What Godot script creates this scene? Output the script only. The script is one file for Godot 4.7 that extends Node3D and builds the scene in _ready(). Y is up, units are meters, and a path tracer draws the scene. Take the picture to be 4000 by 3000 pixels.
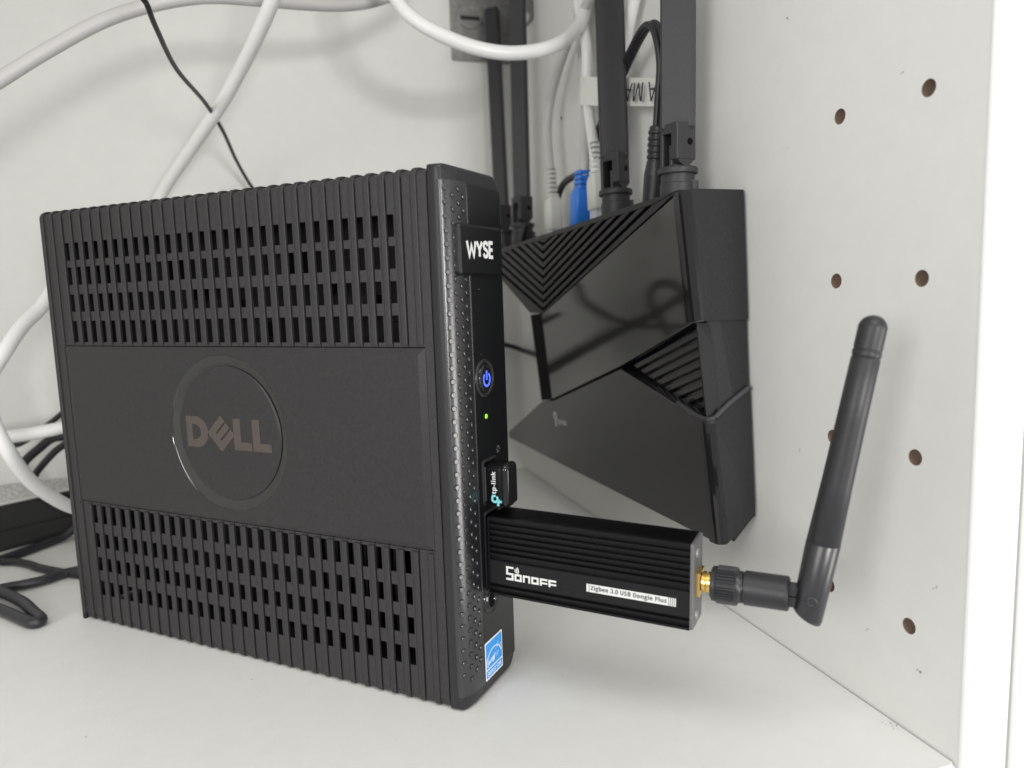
extends Node3D
# A thin client computer, a wall-hung router and small radio adapters in a white cupboard.
# Lengths below are in "u" (about 0.92 mm); S turns them into metres as vertices are written.
const S := 0.00092
var off := Vector3.ZERO
var rng := RandomNumberGenerator.new()
var M := {}
var font: SystemFont

# ------------------------------------------------------------------ naming
func numbered(parent: Node, called: String) -> String:
	if not parent.has_node(NodePath(called)):
		return called
	var i := 1
	while parent.has_node(NodePath("%s_%03d" % [called, i])):
		i += 1
	return "%s_%03d" % [called, i]

func thing(called: String, label: String, category: String, at: Vector3, group := "") -> Node3D:
	var o := Node3D.new()
	o.name = numbered(self, called)
	add_child(o, true)
	o.position = at * S
	tag(o, label, category, group)
	return o

func tag(o: Node, label: String, category: String, group := "") -> void:
	o.set_meta("label", label)
	o.set_meta("category", category)
	if group != "":
		o.set_meta("group", group)

func begin() -> SurfaceTool:
	var st := SurfaceTool.new()
	st.begin(Mesh.PRIMITIVE_TRIANGLES)
	st.set_smooth_group(-1)
	return st

func obj(called: String, st: SurfaceTool, m: Material, parent: Node = self) -> MeshInstance3D:
	st.generate_normals()
	return inst(called, st.commit(), m, parent)

func inst(called: String, mesh: Mesh, m: Material, parent: Node = self) -> MeshInstance3D:
	var o := MeshInstance3D.new()
	o.name = numbered(parent, called)
	o.mesh = mesh
	o.material_override = m
	parent.add_child(o, true)
	return o

func struct(called: String, st: SurfaceTool, m: Material) -> MeshInstance3D:
	var o := obj(called, st, m)
	o.set_meta("kind", "structure")
	return o

# ------------------------------------------------------------------ shapes
func tri(st: SurfaceTool, a: Vector3, b: Vector3, c: Vector3) -> void:
	st.add_vertex((a - off) * S)
	st.add_vertex((c - off) * S)
	st.add_vertex((b - off) * S)

func quad(st: SurfaceTool, a: Vector3, b: Vector3, c: Vector3, d: Vector3) -> void:
	tri(st, a, b, c)
	tri(st, a, c, d)

func box(st: SurfaceTool, lo: Vector3, hi: Vector3) -> void:
	var a := Vector3(minf(lo.x, hi.x), minf(lo.y, hi.y), minf(lo.z, hi.z))
	var b := Vector3(maxf(lo.x, hi.x), maxf(lo.y, hi.y), maxf(lo.z, hi.z))
	quad(st, Vector3(a.x, a.y, b.z), Vector3(b.x, a.y, b.z), b, Vector3(a.x, b.y, b.z))
	quad(st, Vector3(b.x, a.y, a.z), a, Vector3(a.x, b.y, a.z), Vector3(b.x, b.y, a.z))
	quad(st, Vector3(b.x, a.y, b.z), Vector3(b.x, a.y, a.z), Vector3(b.x, b.y, a.z), b)
	quad(st, a, Vector3(a.x, a.y, b.z), Vector3(a.x, b.y, b.z), Vector3(a.x, b.y, a.z))
	quad(st, Vector3(a.x, b.y, b.z), b, Vector3(b.x, b.y, a.z), Vector3(a.x, b.y, a.z))
	quad(st, a, Vector3(b.x, a.y, a.z), Vector3(b.x, a.y, b.z), Vector3(a.x, a.y, b.z))

func area(p: PackedVector2Array) -> float:
	var s := 0.0
	for i in p.size():
		s += p[i].cross(p[(i + 1) % p.size()])
	return s * 0.5

func inset(p: PackedVector2Array, d: float) -> PackedVector2Array:   # p runs counter-clockwise
	if d == 0.0:
		return p
	var out := PackedVector2Array()
	var n := p.size()
	for i in n:
		var e0 := (p[i] - p[(i + n - 1) % n]).normalized()
		var e1 := (p[(i + 1) % n] - p[i]).normalized()
		var n0 := Vector2(-e0.y, e0.x)
		var n1 := Vector2(-e1.y, e1.x)
		var b := n0 + n1
		var k := b.length_squared()
		out.append(p[i] + (b * (2.0 / maxf(k, 0.6)) if k > 1e-6 else n0) * d)
	return out

# polygon swept through rings [inset, depth]; depth runs along ez = ex x ey (towards the viewer of the polygon)
func prism(st: SurfaceTool, poly: PackedVector2Array, o: Vector3, ex: Vector3, ey: Vector3, ez: Vector3, rings: Array, smooth := false, back := true) -> void:
	var p := poly
	if area(p) < 0.0:
		p = poly.duplicate()
		p.reverse()
	var rs: Array[PackedVector3Array] = []
	var last: PackedVector2Array
	var first: PackedVector2Array
	for r in rings:
		var q := inset(p, r[0])
		if rs.is_empty():
			first = q
		last = q
		var v := PackedVector3Array()
		for w in q:
			v.append(o + ex * w.x + ey * w.y + ez * float(r[1]))
		rs.append(v)
	st.set_smooth_group(7 if smooth else -1)
	var n := p.size()
	for i in rs.size() - 1:
		for j in n:
			var k := (j + 1) % n
			quad(st, rs[i][j], rs[i][k], rs[i + 1][k], rs[i + 1][j])
	st.set_smooth_group(-1)
	var t := Geometry2D.triangulate_polygon(last)
	var e: int = rs.size() - 1
	for i in range(0, t.size(), 3):
		var a := t[i]
		var b := t[i + 1]
		var c := t[i + 2]
		if (last[b] - last[a]).cross(last[c] - last[a]) < 0.0:
			var s := b
			b = c
			c = s
		tri(st, rs[e][a], rs[e][b], rs[e][c])
	if back:
		t = Geometry2D.triangulate_polygon(first)
		for i in range(0, t.size(), 3):
			var a := t[i]
			var b := t[i + 1]
			var c := t[i + 2]
			if (first[b] - first[a]).cross(first[c] - first[a]) > 0.0:
				var s := b
				b = c
				c = s
			tri(st, rs[0][a], rs[0][b], rs[0][c])

func loft(st: SurfaceTool, rs: Array, smooth := true, cap0 := true, cap1 := true) -> void:
	st.set_smooth_group(3 if smooth else -1)
	var n: int = rs[0].size()
	for i in rs.size() - 1:
		for j in n:
			var k := (j + 1) % n
			quad(st, rs[i][j], rs[i][k], rs[i + 1][k], rs[i + 1][j])
	st.set_smooth_group(-1)
	for e in [0, rs.size() - 1]:
		if (e == 0 and not cap0) or (e != 0 and not cap1):
			continue
		var c := Vector3.ZERO
		for v in rs[e]:
			c += v
		c /= n
		for j in n:
			if e == 0:
				tri(st, c, rs[e][(j + 1) % n], rs[e][j])
			else:
				tri(st, c, rs[e][j], rs[e][(j + 1) % n])

func frame_of(axis: Vector3) -> Array:
	var a := axis.normalized()
	var h := Vector3.UP if absf(a.y) < 0.9 else Vector3.RIGHT
	var x := h.cross(a).normalized()
	return [x, a.cross(x), a]

# profile: [distance along axis, radius]
func lathe(st: SurfaceTool, o: Vector3, axis: Vector3, prof: Array, sides := 32, smooth := true, cap0 := true, cap1 := true) -> void:
	var f := frame_of(axis)
	var rs := []
	for p in prof:
		var v := PackedVector3Array()
		for i in sides:
			var a := TAU * i / sides
			v.append(o + f[2] * float(p[0]) + (f[0] * cos(a) + f[1] * sin(a)) * float(p[1]))
		rs.append(v)
	if smooth:
		loft(st, rs, true, cap0, cap1)
	else:                                            # smooth round, sharp between rings
		for i in rs.size() - 1:
			st.set_smooth_group(10 + i)
			for j in sides:
				var k := (j + 1) % sides
				quad(st, rs[i][j], rs[i][k], rs[i + 1][k], rs[i + 1][j])
		st.set_smooth_group(-1)
		if cap0:
			loft(st, [rs[0], rs[0]], false, true, false)
		if cap1:
			loft(st, [rs[-1], rs[-1]], false, false, true)

func spline(p: Array, per := 8) -> PackedVector3Array:
	var out := PackedVector3Array()
	var n := p.size()
	for i in n - 1:
		var a: Vector3 = p[maxi(i - 1, 0)]
		var b: Vector3 = p[i]
		var c: Vector3 = p[i + 1]
		var d: Vector3 = p[mini(i + 2, n - 1)]
		for k in per:
			out.append(b.cubic_interpolate(c, a, d, float(k) / per))
	out.append(p[n - 1])
	return out

func tube(st: SurfaceTool, path: PackedVector3Array, r: float, sides := 16, squash := 1.0) -> void:
	var rs := []
	var x := Vector3.ZERO
	for i in path.size():
		var t := (path[mini(i + 1, path.size() - 1)] - path[maxi(i - 1, 0)]).normalized()
		if x == Vector3.ZERO:
			x = frame_of(t)[0]
		x = (x - t * x.dot(t)).normalized()
		var y := t.cross(x)
		var v := PackedVector3Array()
		for j in sides:
			var a := TAU * j / sides
			v.append(path[i] + (x * cos(a) + y * sin(a) * squash) * r)
		rs.append(v)
	loft(st, rs)

func rrect(w: float, h: float, r: float, n := 5, c := Vector2.ZERO) -> PackedVector2Array:
	var out := PackedVector2Array()
	for q in 4:
		var k := Vector2((w / 2 - r) * (1 if q in [0, 3] else -1), (h / 2 - r) * (1 if q < 2 else -1)) + c
		for i in n + 1:
			var a := PI / 2 * (q + float(i) / n)
			out.append(k + Vector2(cos(a), sin(a)) * r)
	return out

func circle(r: float, n := 24, c := Vector2.ZERO) -> PackedVector2Array:
	var out := PackedVector2Array()
	for i in n:
		out.append(c + Vector2(cos(TAU * i / n), sin(TAU * i / n)) * r)
	return out

func ribbon(pts: PackedVector2Array, width: float) -> PackedVector2Array:   # a mitred open stroke as one polygon
	var l := PackedVector2Array()
	var r := PackedVector2Array()
	var n := pts.size()
	for i in n:
		var e0 := (pts[i] - pts[maxi(i - 1, 0)]).normalized()
		var e1 := (pts[mini(i + 1, n - 1)] - pts[i]).normalized()
		if i == 0:
			e0 = e1
		if i == n - 1:
			e1 = e0
		var b := Vector2(-e0.y, e0.x) + Vector2(-e1.y, e1.x)
		var m := b * (width / maxf(b.length_squared(), 0.8))
		l.append(pts[i] + m)
		r.append(pts[i] - m)
	r.reverse()
	l.append_array(r)
	return l

func arc(c: Vector2, r: float, a0: float, a1: float, n := 16) -> PackedVector2Array:
	var out := PackedVector2Array()
	for i in n + 1:
		var a := deg_to_rad(lerpf(a0, a1, float(i) / n))
		out.append(c + Vector2(cos(a), sin(a)) * r)
	return out

# rectangle with round holes, each hole in a square cell of half width q
func holed(st: SurfaceTool, o: Vector3, ex: Vector3, ey: Vector3, x0: float, x1: float, y0: float, y1: float, xs: Array, ys: Array, r: float, q: float, seg := 24) -> void:
	var cell := func(a: float, b: float, c: float, d: float) -> void:
		if b - a > 1e-5 and d - c > 1e-5:
			quad(st, o + ex * a + ey * c, o + ex * b + ey * c, o + ex * b + ey * d, o + ex * a + ey * d)
	var y := y0
	for cy in ys:
		cell.call(x0, x1, y, cy - q)
		var x := x0
		for cx in xs:
			cell.call(x, cx - q, cy - q, cy + q)
			for i in seg:
				var a0 := TAU * i / seg
				var a1 := TAU * (i + 1) / seg
				var d0 := Vector2(cos(a0), sin(a0))
				var d1 := Vector2(cos(a1), sin(a1))
				var s0 := d0 * q / maxf(absf(d0.x), absf(d0.y))
				var s1 := d1 * q / maxf(absf(d1.x), absf(d1.y))
				var c := Vector2(cx, cy)
				var f := func(v: Vector2) -> Vector3: return o + ex * v.x + ey * v.y
				quad(st, f.call(c + d0 * r), f.call(c + s0), f.call(c + s1), f.call(c + d1 * r))
			x = cx + q
		cell.call(x, x1, cy - q, cy + q)
		y = cy + q
	cell.call(x0, x1, y, y1)

func text(called: String, s: String, parent: Node, at: Vector3, ex: Vector3, ey: Vector3, w: float, h: float, d: float, m: Material, bold := true) -> MeshInstance3D:
	var t := TextMesh.new()
	t.text = s
	var f := SystemFont.new()
	f.font_names = PackedStringArray(["Droid Sans"])
	f.font_weight = 700 if bold else 400
	t.font = f
	t.font_size = 64
	t.pixel_size = 0.01
	t.depth = 0.05
	t.curve_step = 2.0
	var o := inst(called, t, m, parent)
	var b := t.get_aabb()
	var ez := ex.cross(ey)
	var sx := w * S / maxf(b.size.x, 1e-4)
	var sy := h * S / maxf(b.size.y, 1e-4)
	var bas := Basis(ex * sx, ey * sy, ez * (d * S / 0.05))
	o.transform = Transform3D(bas, at * S - bas * b.get_center())
	return o

# ------------------------------------------------------------------ materials
func lin(r: float, g: float, b: float) -> Color:
	return Color(r, g, b).linear_to_srgb()

func noise_tex(seed_: int, freq: float, lo: float, hi: float, normal := 0.0, size := 512) -> NoiseTexture2D:
	var n := FastNoiseLite.new()
	n.seed = seed_
	n.noise_type = FastNoiseLite.TYPE_SIMPLEX_SMOOTH
	n.frequency = freq
	n.fractal_octaves = 3
	var t := NoiseTexture2D.new()
	t.width = size
	t.height = size
	t.seamless = true
	t.noise = n
	if normal > 0.0:
		t.as_normal_map = true
		t.bump_strength = normal
	else:
		var g := Gradient.new()
		g.set_color(0, Color(lo, lo, lo))
		g.set_color(1, Color(hi, hi, hi))
		t.color_ramp = g
	return t

func mat(c: Color, rough: float, spec := 0.5, metal := 0.0) -> StandardMaterial3D:
	var m := StandardMaterial3D.new()
	m.albedo_color = c
	m.roughness = rough
	m.metallic_specular = spec
	m.metallic = metal
	m.cull_mode = BaseMaterial3D.CULL_DISABLED
	return m

func grain(m: StandardMaterial3D, albedo: Texture2D, normal: Texture2D, period_mm: float, strength: float) -> StandardMaterial3D:
	m.uv1_triplanar = true
	m.uv1_scale = Vector3.ONE * (1000.0 / period_mm)
	if albedo:
		m.albedo_texture = albedo
	if normal:
		m.normal_enabled = true
		m.normal_texture = normal
		m.normal_scale = strength
	return m

func glow(c: Color, e: float) -> StandardMaterial3D:
	var m := mat(c, 0.5)
	m.emission_enabled = true
	m.emission = c
	m.emission_energy_multiplier = e
	return m

func make_materials() -> void:
	var fine := noise_tex(11, 0.09, 0, 1, 3.0)
	var mottle := noise_tex(5, 0.035, 0.86, 1.0)
	var soft := noise_tex(8, 0.012, 0.988, 1.0)
	M.board = grain(mat(lin(0.775, 0.775, 0.755), 0.42, 0.45), soft, fine, 90.0, 0.05)
	M.scuff = mat(lin(0.34, 0.33, 0.31), 0.7)
	M.edge = mat(lin(0.72, 0.72, 0.71), 0.35)
	M.chip = grain(mat(lin(0.50, 0.36, 0.28), 0.95, 0.2), noise_tex(21, 0.12, 0.45, 1.0), null, 9.0, 0.0)
	M.case = grain(mat(lin(0.036, 0.035, 0.0365), 0.48, 0.42), mottle, fine, 40.0, 0.35)
	M.rib = grain(mat(lin(0.033, 0.032, 0.0335), 0.5, 0.42), mottle, fine, 36.0, 0.4)
	M.plate = grain(mat(lin(0.030, 0.0285, 0.030), 0.40, 0.42), mottle, fine, 46.0, 0.22)
	M.bezel = grain(mat(lin(0.022, 0.0215, 0.024), 0.36, 0.45), mottle, fine, 44.0, 0.15)
	M.strip = grain(mat(lin(0.012, 0.013, 0.0155), 0.28, 0.85), mottle, fine, 40.0, 0.1)
	M.panel = grain(mat(lin(0.0045, 0.0052, 0.006), 0.30, 0.52), null, fine, 50.0, 0.08)
	M.gloss = mat(lin(0.012, 0.012, 0.013), 0.08, 0.5)
	M.dish = mat(lin(0.008, 0.008, 0.008), 0.09, 0.85)
	M.logo = mat(lin(0.060, 0.046, 0.041), 0.26, 0.6)
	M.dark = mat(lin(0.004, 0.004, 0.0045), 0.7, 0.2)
	M.inner = mat(lin(0.006, 0.006, 0.007), 0.5, 0.4)
	M.print = mat(lin(0.66, 0.67, 0.66), 0.6)
	M.silver = mat(lin(0.72, 0.73, 0.73), 0.38, 0.5, 0.6)
	M.blue_led = glow(Color(0.30, 0.42, 1.0), 1.0)
	M.green_led = glow(Color(0.55, 0.90, 0.18), 0.8)
	M.sticker = mat(lin(0.032, 0.30, 0.79), 0.45)
	M.white = mat(lin(0.78, 0.80, 0.80), 0.5)
	M.anod = grain(mat(lin(0.0035, 0.0035, 0.0045), 0.36, 0.36), null, fine, 30.0, 0.15)
	M.anod_panel = grain(mat(lin(0.010, 0.010, 0.0112), 0.45, 0.32), null, fine, 30.0, 0.2)
	M.alu = grain(mat(lin(0.27, 0.27, 0.275), 0.5, 0.5, 0.4), noise_tex(31, 0.05, 0.5, 1.0), fine, 8.0, 0.6)
	M.gold = mat(lin(0.86, 0.62, 0.22), 0.24, 0.6, 1.0)
	M.brass = M.gold
	M.rubber = grain(mat(lin(0.024, 0.0245, 0.0285), 0.42, 0.5), mottle, fine, 26.0, 0.3)
	M.smooth_rubber = grain(mat(lin(0.022, 0.0225, 0.027), 0.33, 0.6), mottle, fine, 26.0, 0.12)
	M.cyan = mat(lin(0.20, 0.60, 0.66), 0.5)
	M.router = grain(mat(lin(0.018, 0.018, 0.0195), 0.46, 0.4), mottle, fine, 44.0, 0.25)
	M.router_gloss = mat(lin(0.018, 0.0175, 0.0165), 0.09, 0.7)
	M.router_low = mat(lin(0.019, 0.0185, 0.0178), 0.24, 0.5)
	M.blade = grain(mat(lin(0.040, 0.040, 0.0445), 0.5, 0.45), mottle, fine, 24.0, 0.1)
	M.cable = mat(lin(0.84, 0.835, 0.83), 0.34)
	M.cable_grey = mat(lin(0.56, 0.55, 0.545), 0.45)
	M.plug = mat(lin(0.70, 0.70, 0.67), 0.4)
	M.plug_blue = mat(lin(0.03, 0.21, 0.76), 0.4)
	M.plug_core = mat(lin(0.30, 0.30, 0.29), 0.5)
	M.blue_core = mat(lin(0.015, 0.10, 0.42), 0.5)
	M.cord = mat(lin(0.012, 0.012, 0.014), 0.4)
	M.tape = mat(lin(0.78, 0.78, 0.75), 0.5)
	M.ink = mat(lin(0.03, 0.03, 0.035), 0.6)
	M.steel = grain(mat(lin(0.36, 0.36, 0.355), 0.45, 0.5, 0.5), noise_tex(41, 0.02, 0.8, 1.0), null, 60.0, 0.0)
	M.brick = mat(lin(0.014, 0.014, 0.014), 0.5)
	M.brick_label = grain(mat(lin(0.86, 0.86, 0.84), 0.5), noise_tex(51, 0.08, 0.9, 1.0), null, 30.0, 0.0)
	M.clear = mat(Color(0.92, 0.94, 0.97, 0.35), 0.1)
	M.clear.transparency = BaseMaterial3D.TRANSPARENCY_ALPHA

# ------------------------------------------------------------------ scene
func _ready() -> void:
	rng.seed = 7
	var cam := Camera3D.new()
	cam.name = "camera"
	var lens := CameraAttributesPhysical.new()
	lens.frustum_focal_length = 23.13
	lens.exposure_aperture = 8.6
	lens.frustum_focus_distance = 330.0 * S
	lens.frustum_near = 0.01
	lens.frustum_far = 20.0
	cam.attributes = lens
	cam.fov = 54.83
	cam.near = 0.01
	cam.far = 20.0
	cam.position = Vector3(-215.81, 169.23, 647.53) * S
	cam.rotation = Vector3(-0.125613, -0.302603, -0.032725)
	add_child(cam)
	cam.current = true

	var world := WorldEnvironment.new()
	world.name = "world"
	var e := Environment.new()
	e.background_mode = Environment.BG_COLOR
	e.background_color = Color(0.93, 0.93, 0.925)
	e.background_energy_multiplier = 0.80
	e.tonemap_mode = Environment.TONE_MAPPER_LINEAR
	e.tonemap_exposure = 0.82
	e.sdfgi_enabled = true
	e.ssao_enabled = true
	e.ssil_enabled = true
	world.environment = e
	add_child(world)

	lamp("window_right", Vector3(900, -130, 1300), Vector3(-140, 110, 370), 0.30, 0.60, 0.80, Color(1.0, 0.99, 0.97))
	lamp("window_front", Vector3(10, 215, 1700), Vector3(-120, 200, 0), 0.22, 0.16, 0.95, Color(1.0, 0.995, 0.98))
	lamp("room_left", Vector3(-1000, 330, 1120), Vector3(-60, 120, 380), 0.42, 0.42, 0.56, Color(1.0, 0.99, 0.97))
	lamp("room_ceiling", Vector3(-230, 1150, 1050), Vector3(-220, 0, 330), 0.9, 0.6, 0.78, Color(1.0, 0.995, 0.985))

	make_materials()
	cupboard()
	computer()
	usb_items()
	router()
	router_cables()
	white_cables()
	dark_cables()

func lamp(called: String, at: Vector3, to: Vector3, w: float, h: float, energy: float, c: Color) -> void:
	var l := AreaLight3D.new()
	l.name = called
	add_child(l)
	l.area_size = Vector2(w, h)
	l.area_normalize_energy = true
	l.light_energy = energy
	l.light_color = c
	l.area_range = 6.0
	l.shadow_enabled = true
	l.look_at_from_position(at * S, to * S, Vector3.UP)

func cupboard() -> void:
	off = Vector3.ZERO
	var st := begin()
	box(st, Vector3(-720, -18, -12), Vector3(-0.7, 0, 462.5))
	struct("shelf", st, M.board)
	st = begin()
	prism(st, rrect(719.3, 18, 1.5, 3), Vector3(-360.35, -9, 462.5), Vector3.RIGHT, Vector3.UP, Vector3.BACK, [[0, 0], [0, 0.8], [0.4, 1.6], [1.2, 2.0]])
	struct("shelf_edge", st, M.edge)
	st = begin()
	for k in 34:
		var c := Vector3(rng.randf_range(-380, -4), 0, rng.randf_range(230, 455))
		if k < 8:
			c = Vector3(-2.0 + rng.randf_range(-3.0, 0.6), 0, 437.0 + rng.randf_range(-2, 4))
		var r := rng.randf_range(0.14, 0.4)
		lathe(st, c + Vector3(0, -0.02, 0), Vector3.UP, [[0, r], [r * 0.6, r * 0.8], [r * 0.9, r * 0.2]], 6)
	var crumbs := obj("crumbs", st, M.scuff)
	crumbs.set_meta("kind", "stuff")
	st = begin()
	box(st, Vector3(-720, -60, -16), Vector3(22, 520, -12))
	struct("back_panel", st, M.board)
	st = begin()
	box(st, Vector3(-632, 0.3, -12), Vector3(-610, 452, 464))
	struct("left_panel", st, M.board)
	st = begin()
	box(st, Vector3(-720, 452, -11.7), Vector3(-0.4, 470, 464))
	struct("top_panel", st, M.board)
	# right side panel with drilled rows of shelf-pin holes
	var side := Node3D.new()
	side.name = "side_panel"
	side.set_meta("kind", "structure")
	add_child(side)
	var ys := [40.76, 104.76, 168.76, 232.76]
	var zs := [399.57, 441.36]
	st = begin()
	holed(st, Vector3.ZERO, Vector3.BACK, Vector3.UP, -12, 463.6, -60, 520, zs, ys, 3.0, 4.0)
	quad(st, Vector3(21, -60, -12), Vector3(21, 520, -12), Vector3(21, 520, 463.6), Vector3(21, -60, 463.6))
	quad(st, Vector3(0, 520, -12), Vector3(0, 520, 463.6), Vector3(21, 520, 463.6), Vector3(21, 520, -12))
	quad(st, Vector3(0, -60, -12), Vector3(21, -60, -12), Vector3(21, -60, 463.6), Vector3(0, -60, 463.6))
	obj("board", st, M.board, side)
	st = begin()
	prism(st, rrect(21, 580, 1.2, 3), Vector3(10.5, 230, 463.6), Vector3.RIGHT, Vector3.UP, Vector3.BACK, [[0, 0], [0, 0.9], [0.35, 1.7], [1.0, 2.2]])
	obj("edge_band", st, M.edge, side)
	for y in ys:
		for z in zs:
			var c := Vector3(0, y, z)
			st = begin()
			st.set_smooth_group(4)
			for i in 24:
				var a0 := TAU * i / 24
				var a1 := TAU * (i + 1) / 24
				var p0 := c + Vector3(0, sin(a0), cos(a0)) * 3.0
				var p1 := c + Vector3(0, sin(a1), cos(a1)) * 3.0
				quad(st, p0, p1, p1 + Vector3(9, 0, 0), p0 + Vector3(9, 0, 0))
				tri(st, c + Vector3(9, 0, 0), p0 + Vector3(9, 0, 0), p1 + Vector3(9, 0, 0))
			obj("peg_hole", st, M.chip, side)
	st = begin()
	lathe(st, Vector3(0.2, 297.9, 104.2), Vector3.LEFT, [[0, 1.5], [0.3, 1.3], [0.5, 0.6]], 10)
	obj("screw_head", st, M.brick, side)
	st = begin()
	for q in [[280.6, 366.9, 0.5], [227.1, 368.0, 0.25], [240.5, 429.3, 0.3], [30.2, 421.6, 0.45], [25.3, 446.5, 0.5], [150.0, 425.0, 0.25], [95.0, 380.0, 0.3], [60.0, 452.0, 0.35]]:
		for k in 3:
			var c := Vector2(q[1] + rng.randf_range(-0.9, 0.9), q[0] + rng.randf_range(-0.9, 0.9))
			prism(st, rrect(q[2] * rng.randf_range(1.0, 3.0), q[2], q[2] * 0.4, 1, c), Vector3.ZERO, Vector3.BACK, Vector3.UP, Vector3.LEFT, [[0, 0], [0.02, 0.05 + 0.01 * k]])
	obj("scuff", st, M.scuff, side).set_meta("kind", "stuff")
	# the next carcass, a hair's breadth beside this one
	st = begin()
	box(st, Vector3(23.4, -60, -12), Vector3(44, 520, 463.4))
	prism(st, rrect(20.6, 580, 1.2, 3), Vector3(33.7, 230, 463.4), Vector3.RIGHT, Vector3.UP, Vector3.BACK, [[0, 0], [0, 0.9], [0.35, 1.7], [1.0, 2.2]])
	struct("neighbour_panel", st, M.edge)
	# steel rail bracket in the back corner
	var b := thing("rail_bracket", "grey steel bracket screwed into the back corner behind the router aerials", "bracket", Vector3(-20, 370, -10))
	off = Vector3(-20, 370, -10)
	st = begin()
	prism(st, rrect(54, 70, 2, 3), Vector3(-28.5, 405, -12), Vector3.RIGHT, Vector3.UP, Vector3.BACK, [[0, 0], [0, 2.0], [0.6, 2.6]])
	obj("back_plate", st, M.steel, b)
	st = begin()
	prism(st, rrect(60, 64, 2, 3), Vector3(0, 420, 18.5), Vector3.FORWARD, Vector3.UP, Vector3.LEFT, [[0, 0], [0, 2.0], [0.6, 2.6]])
	obj("side_plate", st, M.steel, b)
	st = begin()
	lathe(st, Vector3(-38, 408, -9.5), Vector3.BACK, [[0, 12], [1.6, 11.6], [1.9, 11]], 32, false)
	obj("cover_disc", st, M.steel, b)
	st = begin()
	box(st, Vector3(-47.5, 403.4, -7.6), Vector3(-30, 406.6, -6.9))
	obj("slot", st, M.brick, b)
	st = begin()
	lathe(st, Vector3(-2.6, 392, 40), Vector3.LEFT, [[0, 4.2], [1.0, 4.0], [1.9, 2.6], [2.1, 1.0]], 18)
	obj("screw", st, M.silver, b)
	off = Vector3.ZERO

func L(w: float, v: float, u: float) -> Vector3:      # computer space: w across from the left face, v up, u back from the front
	return Vector3(w, v, -u)

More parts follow.
